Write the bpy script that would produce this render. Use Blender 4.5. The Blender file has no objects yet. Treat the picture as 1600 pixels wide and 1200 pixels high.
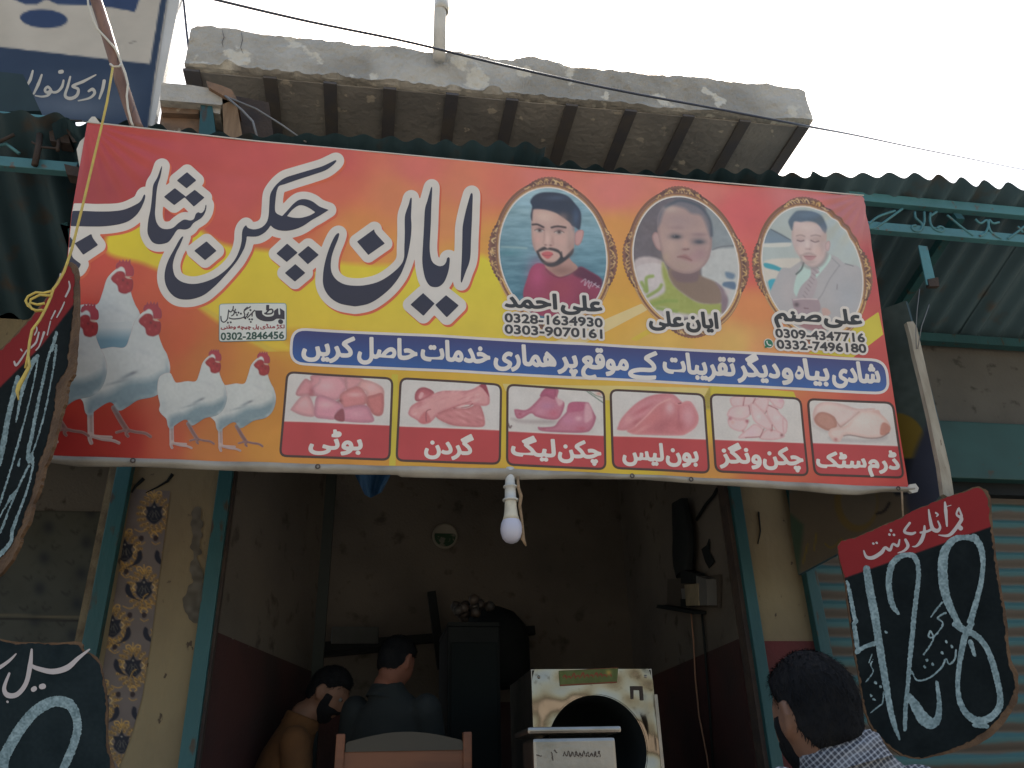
import bpy, bmesh, math, random
import numpy as np
from mathutils import Vector, Matrix
random.seed(7); np.random.seed(7)
S = bpy.context.scene
COL = S.collection
# ------------------------------------------------------------------ camera
FPX = 1300.0
DX = np.array([0.98622579, 0.05021501, 0.15759805])    # world axes seen in camera axes (right, down, forward)
DY = np.array([-0.16339006, 0.44401569, 0.88099589])
DZ = np.array([-0.02573679, -0.89461082, 0.44610436])
RW = np.stack([DX, DY, DZ])
CAMP = np.array([0.0, 0.0, 1.5])
cam_d = bpy.data.cameras.new('camera'); cam = bpy.data.objects.new('camera', cam_d); COL.objects.link(cam)
cam_d.sensor_width = 36.0; cam_d.lens = FPX / 1600.0 * 36.0; cam_d.clip_start = 0.05; cam_d.clip_end = 2000
right, down, fwd = RW[:, 0], RW[:, 1], RW[:, 2]
cam.matrix_world = Matrix([[right[i], -down[i], -fwd[i], CAMP[i]] for i in range(3)] + [[0, 0, 0, 1]])
S.camera = cam
# ------------------------------------------------------------------ world, sun, exposure
SUN_EL, SUN_AZ = math.radians(57), math.radians(16)
w = bpy.data.worlds.new("World"); S.world = w; w.use_nodes = True
nt = w.node_tree; bg = nt.nodes['Background']
sky = nt.nodes.new('ShaderNodeTexSky'); sky.sky_type = 'NISHITA'; sky.sun_disc = False
sky.sun_elevation = SUN_EL; sky.sun_rotation = SUN_AZ
sky.air_density = 1.6; sky.dust_density = 5.0; sky.ozone_density = 1.0
nt.links.new(sky.outputs[0], bg.inputs['Color']); bg.inputs['Strength'].default_value = 0.15
sd_ = bpy.data.lights.new('sun', 'SUN'); sd_.energy = 4.0; sd_.angle = math.radians(0.5); sd_.color = (1.0, 0.95, 0.86)
sun = bpy.data.objects.new('sun', sd_); COL.objects.link(sun)
sv = Vector((math.sin(SUN_AZ) * math.cos(SUN_EL), math.cos(SUN_AZ) * math.cos(SUN_EL), math.sin(SUN_EL)))
sun.rotation_euler = (-sv).to_track_quat('-Z', 'Y').to_euler(); sun.location = (0, 0, 30)
S.view_settings.view_transform = 'Standard'; S.view_settings.look = 'None'
S.view_settings.exposure = 0.75; S.view_settings.gamma = 1.0; S.view_settings.use_curve_mapping = False
# ------------------------------------------------------------------ helpers: names, tags
def tag(o, label=None, cat=None, group=None, kind=None):
    if label: o['label'] = label
    if cat: o['category'] = cat
    if group: o['group'] = group
    if kind: o['kind'] = kind
    return o
ROOT = {}
def thing(name, loc, label, cat, group=None):
    o = bpy.data.objects.new(name, None); COL.objects.link(o); o.location = loc
    o.empty_display_size = 0.1
    ROOT[o.name] = Vector(loc)
    return tag(o, label, cat, group)
def link(name, me, parent=None, origin=None):
    """link a mesh whose vertices are in world space"""
    o = bpy.data.objects.new(name, me); COL.objects.link(o)
    if parent is not None:
        r = ROOT[parent.name]; me.transform(Matrix.Translation(-r)); o.parent = parent; ROOT[o.name] = r
    else:
        if origin is None:
            n = len(me.vertices); a = np.empty(n * 3); me.vertices.foreach_get('co', a); a = a.reshape(-1, 3)
            origin = Vector(((a[:, 0].min() + a[:, 0].max()) / 2, (a[:, 1].min() + a[:, 1].max()) / 2, a[:, 2].min()))
        origin = Vector(origin); me.transform(Matrix.Translation(-origin)); o.location = origin; ROOT[o.name] = origin
    return o
# ------------------------------------------------------------------ helpers: pixels of the photo to places in the world
def rays(px, py):
    p = np.stack([np.asarray(px, float) - 800, np.asarray(py, float) - 600, np.full(np.shape(px), FPX)], -1)
    return p @ RW.T
class Plane:
    """flat surface; .at(px,py,off) gives world points on it, off metres toward the viewer"""
    def __init__(s, p0, n, ripple=None):
        s.p0 = np.array(p0, float); s.n = np.array(n, float) / np.linalg.norm(n); s.ripple = ripple
        if s.n @ (CAMP - s.p0) < 0: s.n = -s.n
    def at(s, px, py, off=0.0):
        d = rays(px, py); t = ((s.p0 - CAMP) @ s.n) / (d @ s.n)
        P = CAMP + d * t[..., None]
        if s.ripple is not None: off = off + s.ripple(P)
        return P + s.n * (np.asarray(off)[..., None] if np.ndim(off) else off)
    def pt(s, x, y, off=0.0): return Vector(s.at(np.array([x]), np.array([y]), off)[0])
def onY(x, y, Y):
    d = rays(np.array([x]), np.array([y]))[0]; return Vector(CAMP + d * (Y / d[1]))
def onX(x, y, X):
    d = rays(np.array([x]), np.array([y]))[0]; return Vector(CAMP + d * (X / d[0]))
def onZ(x, y, Z):
    d = rays(np.array([x]), np.array([y]))[0]; return Vector(CAMP + d * ((Z - CAMP[2]) / d[2]))
# ------------------------------------------------------------------ helpers: colours and materials
def lin(c):
    c = np.asarray(c, float) / 255.0
    return np.where(c <= 0.04045, c / 12.92, ((c + 0.055) / 1.055) ** 2.4)
def mat(name, base, rough=0.7, c2=None, scale=6.0, lo=0.4, hi=0.65, c3=None, scale3=40.0, bump=0.0, bscale=60.0, metal=0.0, spec=0.4, detail=6.0, stretch=None, lo3=0.55, hi3=0.7, bdetail=5.0):
    m = bpy.data.materials.new(name); m.use_nodes = True; N = m.node_tree.nodes; L = m.node_tree.links
    b = N['Principled BSDF']; b.inputs['Roughness'].default_value = rough; b.inputs['Metallic'].default_value = metal
    b.inputs['Specular IOR Level'].default_value = spec
    tc = N.new('ShaderNodeTexCoord'); mp = N.new('ShaderNodeMapping'); L.new(tc.outputs['Object'], mp.inputs[0])
    if stretch: mp.inputs['Scale'].default_value = stretch
    def noise(sc, lo, hi, det=detail):
        n = N.new('ShaderNodeTexNoise'); n.inputs['Scale'].default_value = sc; n.inputs['Detail'].default_value = det
        L.new(mp.outputs[0], n.inputs['Vector'])
        r = N.new('ShaderNodeMapRange'); r.inputs['From Min'].default_value = lo; r.inputs['From Max'].default_value = hi
        L.new(n.outputs['Fac'], r.inputs['Value']); return r.outputs['Result']
    cur = None
    def mix(fac, a, bcol):
        x = N.new('ShaderNodeMix'); x.data_type = 'RGBA'; L.new(fac, x.inputs[0])
        if isinstance(a, tuple): x.inputs[6].default_value = (*a, 1)
        else: L.new(a, x.inputs[6])
        x.inputs[7].default_value = (*bcol, 1); return x.outputs[2]
    b.inputs['Base Color'].default_value = (*base, 1)
    if c2 is not None: cur = mix(noise(scale, lo, hi), tuple(base), c2)
    if c3 is not None: cur = mix(noise(scale3, lo3, hi3), cur if cur is not None else tuple(base), c3)
    if cur is not None: L.new(cur, b.inputs['Base Color'])
    if bump > 0:
        n = N.new('ShaderNodeTexNoise'); n.inputs['Scale'].default_value = bscale; n.inputs['Detail'].default_value = bdetail
        L.new(mp.outputs[0], n.inputs['Vector']); bp = N.new('ShaderNodeBump'); bp.inputs['Strength'].default_value = bump
        bp.inputs['Distance'].default_value = 0.02; L.new(n.outputs['Fac'], bp.inputs['Height']); L.new(bp.outputs[0], b.inputs['Normal'])
    return m
def print_mat(name, rough=0.42, spec=0.35):
    m = bpy.data.materials.new(name); m.use_nodes = True; N = m.node_tree.nodes; L = m.node_tree.links
    b = N['Principled BSDF']; b.inputs['Roughness'].default_value = rough; b.inputs['Specular IOR Level'].default_value = spec
    a = N.new('ShaderNodeAttribute'); a.attribute_name = 'Col'
    tc = N.new('ShaderNodeTexCoord'); n = N.new('ShaderNodeTexNoise'); n.inputs['Scale'].default_value = 9; n.inputs['Detail'].default_value = 8
    L.new(tc.outputs['Object'], n.inputs['Vector'])
    r = N.new('ShaderNodeMapRange'); r.inputs['From Min'].default_value = 0.3; r.inputs['From Max'].default_value = 0.7
    r.inputs['To Min'].default_value = 0.93; r.inputs['To Max'].default_value = 1.03; L.new(n.outputs['Fac'], r.inputs['Value'])
    x = N.new('ShaderNodeVectorMath'); x.operation = 'SCALE'; L.new(a.outputs['Color'], x.inputs[0]); L.new(r.outputs[0], x.inputs['Scale'])
    L.new(x.outputs[0], b.inputs['Base Color']); return m
# ------------------------------------------------------------------ helpers: solid shapes
class MB:
    def __init__(s): s.v = []; s.f = []; s.sm = []
    def add(s, vs, fs, smooth=False):
        o = len(s.v); s.v += [tuple(v) for v in vs]; s.f += [tuple(i + o for i in f) for f in fs]; s.sm += [smooth] * len(fs); return s
    def box(s, x0, x1, y0, y1, z0, z1, bev=0.0):
        if bev <= 0:
            vs = [(x, y, z) for z in (z0, z1) for y in (y0, y1) for x in (x0, x1)]
            return s.add(vs, [(0, 2, 3, 1), (4, 5, 7, 6), (0, 1, 5, 4), (2, 6, 7, 3), (0, 4, 6, 2), (1, 3, 7, 5)])
        bm = bmesh.new(); bmesh.ops.create_cube(bm, size=1)
        for v in bm.verts: v.co = Vector(((x0 + x1) / 2 + v.co.x * (x1 - x0), (y0 + y1) / 2 + v.co.y * (y1 - y0), (z0 + z1) / 2 + v.co.z * (z1 - z0)))
        bmesh.ops.bevel(bm, geom=list(bm.edges), offset=bev, segments=2, affect='EDGES', profile=0.6)
        return s.bm(bm)
    def bm(s, bm, smooth=False):
        bm.verts.index_update(); s.add([v.co for v in bm.verts], [[v.index for v in f.verts] for f in bm.faces], smooth); bm.free(); return s
    def bar(s, a, b, w, h, up=(0, 0, 1), bev=0.0):
        """rectangular bar from a to b, w across, h along up"""
        a, b = Vector(a), Vector(b); t = (b - a).normalized(); sd = t.cross(Vector(up)).normalized(); u = sd.cross(t).normalized()
        vs = [p + sd * (i * w / 2) + u * (j * h / 2) for p in (a, b) for j in (-1, 1) for i in (-1, 1)]
        return s.add(vs, [(0, 1, 3, 2), (4, 6, 7, 5), (0, 4, 5, 1), (2, 3, 7, 6), (0, 2, 6, 4), (1, 5, 7, 3)])
    def tube(s, pts, r, n=8, closed=False, flat=1.0):
        pts = [Vector(p) for p in pts]; R = r if isinstance(r, (list, tuple)) else [r] * len(pts)
        vs = []; prev = None
        for i, p in enumerate(pts):
            t = (pts[min(i + 1, len(pts) - 1)] - pts[max(i - 1, 0)])
            t = t.normalized() if t.length > 1e-9 else Vector((0, 0, 1))
            if prev is None:
                prev = t.orthogonal().normalized()
            sd = (prev - t * prev.dot(t)); sd = sd.normalized() if sd.length > 1e-6 else t.orthogonal().normalized(); prev = sd; u = t.cross(sd)
            for k in range(n):
                a = 2 * math.pi * k / n; vs.append(p + sd * (math.cos(a) * R[i]) + u * (math.sin(a) * R[i] * flat))
        fs = [(i * n + k, i * n + (k + 1) % n, (i + 1) * n + (k + 1) % n, (i + 1) * n + k) for i in range(len(pts) - 1) for k in range(n)]
        fs += [tuple(range(n))[::-1], tuple(range((len(pts) - 1) * n, len(pts) * n))]
        return s.add(vs, fs, True)
    def lathe(s, prof, c, ax=(0, 0, 1), n=28):
        c = Vector(c); ax = Vector(ax).normalized(); sd = ax.orthogonal().normalized(); u = ax.cross(sd)
        vs = []
        for r, h in prof:
            for k in range(n):
                a = 2 * math.pi * k / n; vs.append(c + ax * h + (sd * math.cos(a) + u * math.sin(a)) * max(r, 1e-5))
        fs = [(i * n + k, i * n + (k + 1) % n, (i + 1) * n + (k + 1) % n, (i + 1) * n + k) for i in range(len(prof) - 1) for k in range(n)]
        return s.add(vs, fs, True)
    def prism(s, pts, thick):
        """polygon of 3-D points with a thickness vector"""
        pts = [Vector(p) for p in pts]; t = Vector(thick); n = len(pts)
        return s.add(pts + [p + t for p in pts], [tuple(range(n)), tuple(range(2 * n - 1, n - 1, -1))] + [(i, i + n, (i + 1) % n + n, (i + 1) % n) for i in range(n)])
    def mesh(s, name, m):
        me = bpy.data.meshes.new(name); me.from_pydata(s.v, [], s.f); me.polygons.foreach_set('use_smooth', s.sm)
        if m: me.materials.append(m)
        me.validate(); me.update(); return me
    def build(s, name, m, parent=None, origin=None): return link(name, s.mesh(name, m), parent, origin)
def grid_mesh(P, name, m, smooth=True):
    """P: (ny,nx,3) array"""
    ny, nx = P.shape[:2]; me = bpy.data.meshes.new(name); idx = np.arange(ny * nx).reshape(ny, nx)
    q = np.stack([idx[:-1, :-1], idx[1:, :-1], idx[1:, 1:], idx[:-1, 1:]], -1).reshape(-1, 4)
    me.from_pydata(P.reshape(-1, 3).tolist(), [], q.tolist()); me.polygons.foreach_set('use_smooth', [smooth] * len(q))
    if m: me.materials.append(m)
    me.update(); return me
# ------------------------------------------------------------------ helpers: printed artwork (outline fields cut to meshes on a surface)
def smooth_poly(pts, n=6, closed=True):
    P = [np.array(p[:2], float) for p in pts]; sh = [len(p) > 2 for p in pts]; N = len(P); out = []
    for i in range(N if closed else N - 1):
        p1, p2 = P[i], P[(i + 1) % N]
        p0 = P[i - 1] if (closed or i > 0) else p1; p3 = P[(i + 2) % N] if (closed or i + 2 < N) else p2
        if sh[i]: p0 = p1
        if sh[(i + 1) % N]: p3 = p2
        for k in range(n):
            t = k / n
            out.append(0.5 * ((2 * p1) + (-p0 + p2) * t + (2 * p0 - 5 * p1 + 4 * p2 - p3) * t * t + (-p0 + 3 * p1 - 3 * p2 + p3) * t ** 3))
    if not closed: out.append(P[-1])
    return np.array(out)
def Z(pts, k, ox, oy):
    """points read in an enlarged crop -> photo pixels"""
    return [(p[0] / k + ox, p[1] / k + oy) + tuple(p[2:]) for p in pts]
def sharp(pts): return [(p[0], p[1], 1) for p in pts]
def loop_segs(pts):
    a = np.asarray(pts)[:, :2]; return np.concatenate([a, np.roll(a, -1, 0)], 1)
class Field:
    def __init__(s, x0, y0, x1, y1, st):
        s.x0, s.y0, s.st = x0, y0, st; s.nx = int((x1 - x0) / st) + 2; s.ny = int((y1 - y0) / st) + 2
        s.D = np.full((s.ny, s.nx), 1e3)
    def win(s, bx0, by0, bx1, by1):
        i0 = max(0, int((bx0 - s.x0) / s.st)); i1 = min(s.nx, int((bx1 - s.x0) / s.st) + 2)
        j0 = max(0, int((by0 - s.y0) / s.st)); j1 = min(s.ny, int((by1 - s.y0) / s.st) + 2)
        if i1 <= i0 or j1 <= j0: return None
        X, Y = np.meshgrid(s.x0 + s.st * np.arange(i0, i1), s.y0 + s.st * np.arange(j0, j1)); return (slice(j0, j1), slice(i0, i1)), X, Y
    def segs(s, sg, bold=0.0, mg=18.0, op='min', tris=None):
        r = s.win(min(sg[:, 0].min(), sg[:, 2].min()) - mg, min(sg[:, 1].min(), sg[:, 3].min()) - mg, max(sg[:, 0].max(), sg[:, 2].max()) + mg, max(sg[:, 1].max(), sg[:, 3].max()) + mg)
        if r is None: return s
        sl, X, Y = r; d = np.full(X.shape, 1e9); ins = np.zeros(X.shape, bool)
        for x0, y0, x1, y1 in sg:
            ex, ey = x1 - x0, y1 - y0; L = ex * ex + ey * ey + 1e-12
            t = np.clip(((X - x0) * ex + (Y - y0) * ey) / L, 0, 1)
            d = np.minimum(d, (X - x0 - t * ex) ** 2 + (Y - y0 - t * ey) ** 2)
            if y0 != y1 and tris is None:
                c = ((y0 > Y) != (y1 > Y)); ins ^= c & (X < ex * (Y - y0) / (y1 - y0 if y1 != y0 else 1e-9) + x0)
        if tris is not None:
            for ax, ay, bx, by, cx, cy in tris:
                a = (X - bx) * (ay - by) - (ax - bx) * (Y - by); b = (X - cx) * (by - cy) - (bx - cx) * (Y - cy); c = (X - ax) * (cy - ay) - (cx - ax) * (Y - ay)
                ins |= ((a >= 0) & (b >= 0) & (c >= 0)) | ((a <= 0) & (b <= 0) & (c <= 0))
        d = np.sqrt(d); d = np.where(ins, -d, d) - bold
        if op == 'min': s.D[sl] = np.minimum(s.D[sl], d)
        elif op == 'max':
            M = np.full(s.D.shape, 1e3); M[sl] = d; s.D = np.maximum(s.D, M)
        return s
    def poly(s, pts, smooth=True, holes=(), bold=0.0, op='min', mg=18.0):
        sg = [loop_segs(smooth_poly(pts) if smooth else pts)] + [loop_segs(smooth_poly(h)) for h in holes]
        return s.segs(np.concatenate(sg), bold, mg, op)
    def stroke(s, pts, wd=2.0, smooth=True, n=6):
        """round-nibbed line; points (x, y[, width])"""
        W = [p[2] if len(p) > 2 else wd for p in pts]; P = np.array([p[:2] for p in pts], float)
        if smooth and len(P) > 2:
            Q = smooth_poly([tuple(p) for p in P], n, closed=False); W = np.interp(np.linspace(0, len(P) - 1, len(Q)), range(len(P)), W); P = Q
        W = np.asarray(W) / 2; mg = W.max() + 3
        r = s.win(P[:, 0].min() - mg, P[:, 1].min() - mg, P[:, 0].max() + mg, P[:, 1].max() + mg)
        if r is None: return s
        sl, X, Y = r; d = np.full(X.shape, 1e3)
        for (x0, y0), (x1, y1), a, b in zip(P[:-1], P[1:], W[:-1], W[1:]):
            ex, ey = x1 - x0, y1 - y0; t = np.clip(((X - x0) * ex + (Y - y0) * ey) / (ex * ex + ey * ey + 1e-9), 0, 1)
            d = np.minimum(d, np.hypot(X - x0 - t * ex, Y - y0 - t * ey) - (a + (b - a) * t))
        s.D[sl] = np.minimum(s.D[sl], d); return s
    def grown(s, w, dx=0, dy=0):
        f = Field.__new__(Field); f.__dict__.update(s.__dict__); f.x0 = s.x0 + dx; f.y0 = s.y0 + dy; f.D = s.D - w; return f
    def rough(s, amp, sc=1.5, seed=0):
        s.D = s.D + amp * (vnoise(s.x0 + s.st * np.arange(s.nx)[None, :] * np.ones((s.ny, 1)), s.y0 + s.st * np.arange(s.ny)[:, None] * np.ones((1, s.nx)), sc, seed) - 0.5); return s
def vnoise(X, Y, sc, seed=0):
    def h(i, j):
        n = (i * 374761393 + j * 668265263 + seed * 69069 + 12345) & 0x7fffffff; n = ((n ^ (n >> 13)) * 1274126177) & 0x7fffffff
        return ((n ^ (n >> 16)) & 0xffff) / 65535.0
    x = X / sc; y = Y / sc; i = np.floor(x).astype(np.int64); j = np.floor(y).astype(np.int64); u = x - i; v = y - j
    u = u * u * (3 - 2 * u); v = v * v * (3 - 2 * v)
    return (h(i, j) * (1 - u) + h(i + 1, j) * u) * (1 - v) + (h(i, j + 1) * (1 - u) + h(i + 1, j + 1) * u) * v
def cut(field):
    """marching squares: verts (N,2) in pixels, faces"""
    D = field.D; ins = D < 0; x0, y0, st = field.x0, field.y0, field.st
    c = ins[:-1, :-1].astype(int) + ins[:-1, 1:] + ins[1:, 1:] + ins[1:, :-1]
    vid = {}; V = []; F = []
    gid = np.full(D.shape, -1, int)
    full = np.argwhere(c == 4); part = np.argwhere((c > 0) & (c < 4))
    need = np.zeros(D.shape, bool)
    for a, b in ((0, 0), (0, 1), (1, 1), (1, 0)): need[full[:, 0] + a, full[:, 1] + b] = True
    for a, b in ((0, 0), (0, 1), (1, 1), (1, 0)): need[part[:, 0] + a, part[:, 1] + b] |= ins[part[:, 0] + a, part[:, 1] + b]
    jj, ii = np.nonzero(need); gid[jj, ii] = np.arange(len(jj)); V = np.stack([x0 + st * ii, y0 + st * jj], 1).tolist() if len(jj) else []
    F = np.stack([gid[full[:, 0], full[:, 1]], gid[full[:, 0] + 1, full[:, 1]], gid[full[:, 0] + 1, full[:, 1] + 1], gid[full[:, 0], full[:, 1] + 1]], 1).tolist() if len(full) else []
    for j, i in part:
        cs = ((j, i), (j + 1, i), (j + 1, i + 1), (j, i + 1)); poly = []
        for k in range(4):
            a, b = cs[k], cs[(k + 1) % 4]
            if ins[a]: poly.append(gid[a])
            if ins[a] != ins[b]:
                key = (a, b) if a < b else (b, a)
                if key not in vid:
                    t = D[key[0]] / (D[key[0]] - D[key[1]]); t = min(max(t, 0.02), 0.98)
                    vid[key] = len(V); V.append([x0 + st * (key[0][1] + t * (key[1][1] - key[0][1])), y0 + st * (key[0][0] + t * (key[1][0] - key[0][0]))])
                poly.append(vid[key])
        if len(poly) > 2: F.append(poly)
    return np.array(V).reshape(-1, 2), F
KALB = 1.25
def ink(name, field, surf, off, color, m, parent=None, label=None):
    V, F = cut(field)
    if len(V) == 0: return None
    me = bpy.data.meshes.new(name); me.from_pydata(surf.at(V[:, 0], V[:, 1], off).tolist(), [], F)
    c = color(V[:, 0], V[:, 1]) if callable(color) else np.tile(np.asarray(color, float), (len(V), 1))
    c = np.clip(lin(c) * (KALB if m.name == 'printed_vinyl' else 0.9), 0, 0.85)
    if m.name == 'printed_vinyl': c = c * 0.955 + 0.010
    a = me.color_attributes.new('Col', 'FLOAT_COLOR', 'POINT'); a.data.foreach_set('color', np.concatenate([c, np.ones((len(V), 1))], 1).astype(np.float32).ravel())
    me.polygons.foreach_set('use_smooth', [True] * len(F)); me.materials.append(m); me.update()
    o = link(name, me, parent)
    if label: o['label'] = label
    return o
class Paint:
    """small painted picture in photo pixels, sampled at the vertices of a print"""
    def __init__(s, x0, y0, x1, y1, st=0.8, col=(200, 190, 185)):
        s.f = Field(x0, y0, x1, y1, st); s.C = np.tile(np.asarray(col, float), (s.f.ny, s.f.nx, 1))
        s.X, s.Y = np.meshgrid(x0 + st * np.arange(s.f.nx), y0 + st * np.arange(s.f.ny))
    def lay(s, d, col, soft=1.0, alpha=1.0):
        a = np.clip(0.5 - d / (2 * soft), 0, 1)[..., None] * alpha; c = col(s.X, s.Y) if callable(col) else np.asarray(col, float)
        s.C = s.C * (1 - a) + c * a; return s
    def poly(s, pts, col, soft=0.8, alpha=1.0, smooth=True, edge=None, ew=5.0):
        f = Field.__new__(Field); f.__dict__.update(s.f.__dict__); f.D = np.full(s.f.D.shape, 1e3); f.poly(pts, smooth, mg=soft * 3 + 3); s.lay(f.D, col, soft, alpha)
        if edge is not None:      # darker / lighter rim inside the outline
            a = (np.clip(0.5 - f.D / (2 * soft), 0, 1) * np.clip(1 + f.D / ew, 0, 1))[..., None] * 0.75; s.C = s.C * (1 - a) + np.asarray(edge, float) * a
        return s
    def stroke(s, pts, w, col, soft=0.7, alpha=1.0):
        f = Field.__new__(Field); f.__dict__.update(s.f.__dict__); f.D = np.full(s.f.D.shape, 1e3); f.stroke(pts, w); return s.lay(f.D, col, soft, alpha)
    def blob(s, x, y, rx, ry, col, alpha=0.6, rot=0.0):
        c, t = math.cos(rot), math.sin(rot); u = ((s.X - x) * c + (s.Y - y) * t) / rx; v = (-(s.X - x) * t + (s.Y - y) * c) / ry
        a = (np.exp(-(u * u + v * v)) * alpha)[..., None]; s.C = s.C * (1 - a) + np.asarray(col, float) * a; return s
    def grain(s, amp, sc=2.0, seed=1, sx=1.0, sy=1.0):
        s.C = s.C + (vnoise(s.X * sx, s.Y * sy, sc, seed) - 0.5)[..., None] * amp; return s
    def __call__(s, x, y):
        u = np.clip((x - s.f.x0) / s.f.st, 0, s.f.nx - 1.001); v = np.clip((y - s.f.y0) / s.f.st, 0, s.f.ny - 1.001)
        i = u.astype(int); j = v.astype(int); a = (u - i)[:, None]; b = (v - j)[:, None]; C = s.C
        return (C[j, i] * (1 - a) + C[j, i + 1] * a) * (1 - b) + (C[j + 1, i] * (1 - a) + C[j + 1, i + 1] * a) * b
# ------------------------------------------------------------------ helpers: lettering
_tc = bpy.data.curves.new('lettering', 'FONT'); _tc.resolution_u = 4
_to = bpy.data.objects.new('lettering', _tc); COL.objects.link(_to)
FORMS = dict(zip('ابتثجحخدذرزسشصضطظعغفقلمنهو', ''.join(chr(c) for c in (0xFE8D, 0xFE8F, 0xFE95, 0xFE99, 0xFE9D, 0xFEA1, 0xFEA5, 0xFEA9, 0xFEAB, 0xFEAD, 0xFEAF, 0xFEB1, 0xFEB5, 0xFEB9, 0xFEBD, 0xFEC1, 0xFEC5, 0xFEC9, 0xFECD, 0xFED1, 0xFED5, 0xFEDD, 0xFEE1, 0xFEE5, 0xFEE9, 0xFEED))))
FORMS.update({'پ': '\uFB56', 'ٹ': '\uFB66', 'چ': '\uFB7A', 'ڈ': '\uFB88', 'ڑ': '\uFB8C', 'ک': '\uFB8E', 'گ': '\uFB92', 'ں': '\uFB9E', 'ے': '\uFBAE', 'ی': '\uFBFC'})
STOP = 'ادڈذرڑزوے'
def arabic(s):
    out = []
    for i, ch in enumerate(s):
        if ch not in FORMS: out.append(ch); continue
        a = i > 0 and s[i - 1] in FORMS and s[i - 1] not in STOP + 'ں'; b = i + 1 < len(s) and s[i + 1] in FORMS and ch not in STOP + 'ں'
        k = 3 if (a and b) else 1 if a else 2 if b else 0
        if ch == 'ں' : k = 1 if a else 0
        out.append(chr(ord(FORMS[ch]) + k))
    return ''.join(out[::-1])
_cache = {}
def text_segs(s):
    if s in _cache: return _cache[s]
    _tc.body = s; dg = bpy.context.evaluated_depsgraph_get(); dg.update(); e = _to.evaluated_get(dg); me = e.to_mesh()
    v = np.array([p.co[:2] for p in me.vertices]); cnt = {}
    for p in me.polygons:
        for k in p.edge_keys: cnt[k] = cnt.get(k, 0) + 1
    sg = np.array([[*v[a], *v[b]] for (a, b), n in cnt.items() if n == 1]); me.calc_loop_triangles()
    tri = np.array([[*v[t.vertices[0]], *v[t.vertices[1]], *v[t.vertices[2]]] for t in me.loop_triangles])
    e.to_mesh_clear(); _cache[s] = (sg, tri); return _cache[s]
ALEF = None
def word(f, s, x0, x1, y0, y1, H, bold=1.2, lean=0.0, latin=False):
    """set a word between x0 and x1 with its baseline from y0 to y1; H = height of a tall letter"""
    global ALEF
    if ALEF is None: ALEF = text_segs('\uFE8D')[0][:, [1, 3]].max()
    sg, tri = text_segs(s if latin else arabic(s)); ref = (text_segs('0')[0][:, [1, 3]].max() if latin else ALEF)
    tx0 = sg[:, [0, 2]].min(); tx1 = sg[:, [0, 2]].max()
    def put(A):
        out = np.empty_like(A)
        for a in range(0, A.shape[1], 2):
            u = (A[:, a] - tx0) / (tx1 - tx0); h = A[:, a + 1] / ref * (H - 2 * bold) + bold * 0.9
            out[:, a] = x0 + bold + u * (x1 - x0 - 2 * bold) - h * lean; out[:, a + 1] = y0 + u * (y1 - y0) - h
        return out
    f.segs(put(sg), bold, mg=12, tris=put(tri)); return f
# ================================================================== BANNER
ink_m = print_mat('printed_vinyl', 0.36, 0.45)
BTL, BTR, BBL, BBR = (137, 193), (1349, 307), (74, 712), (1421, 762)
def wX(p, Y): return onY(p[0], p[1], Y).x
YB = 2.80
YT = YB * (wX(BBR, YB) - wX(BBL, YB)) / (wX(BTR, YB) - wX(BTL, YB))
pb = (np.array(onY(*BBL, YB)) + np.array(onY(*BBR, YB))) / 2; pt_ = (np.array(onY(*BTL, YT)) + np.array(onY(*BTR, YT))) / 2
up_ = np.array([0, pt_[1] - pb[1], pt_[2] - pb[2]]); bn = np.cross([1, 0, 0], up_)
B_TL = np.array(onY(*BTL, YT))
def banner_ripple(P):
    x, z = P[..., 0], P[..., 2]
    r = 0.004 * np.sin(2.1 * x + 0.7) * np.cos(2.4 * z) + 0.0022 * np.sin(9.0 * x + 3.0 * z) * np.sin(3.3 * z + 1.0)
    for cx, cz, sg in ((B_TL[0], B_TL[2], 1), (2.05, B_TL[2] + 0.02, -1)):      # tension creases fanning from the tied corners
        d = np.hypot(x - cx, z - cz) + 1e-6; a = np.arctan2(cz - z, (x - cx) * sg)
        r = r + 0.0042 * np.sin(26 * a + 3 * d) * np.exp(-((d - 0.17) / 0.15) ** 2)
    r = r + 0.0035 * np.sin(5.3 * (x + 0.55 * z) + 1.0) ** 8 - 0.0030 * np.sin(3.1 * (x - 0.8 * z)) ** 10 + 0.0025 * np.exp(-((z - 3.62 + .03 * x) / .03) ** 2) * np.sin(2.6 * x)
    r = r + 0.004 * np.exp(-((z - 2.55) / 0.05) ** 2) * np.sin(14 * x) * 0.5
    return r
BS = Plane(pb, bn, banner_ripple)
banner = thing('banner', tuple(pb), 'wide red, orange and yellow chicken shop banner hung across the shop front', 'banner')
def leanx(x): return (x - 690) / 4700.0
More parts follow.
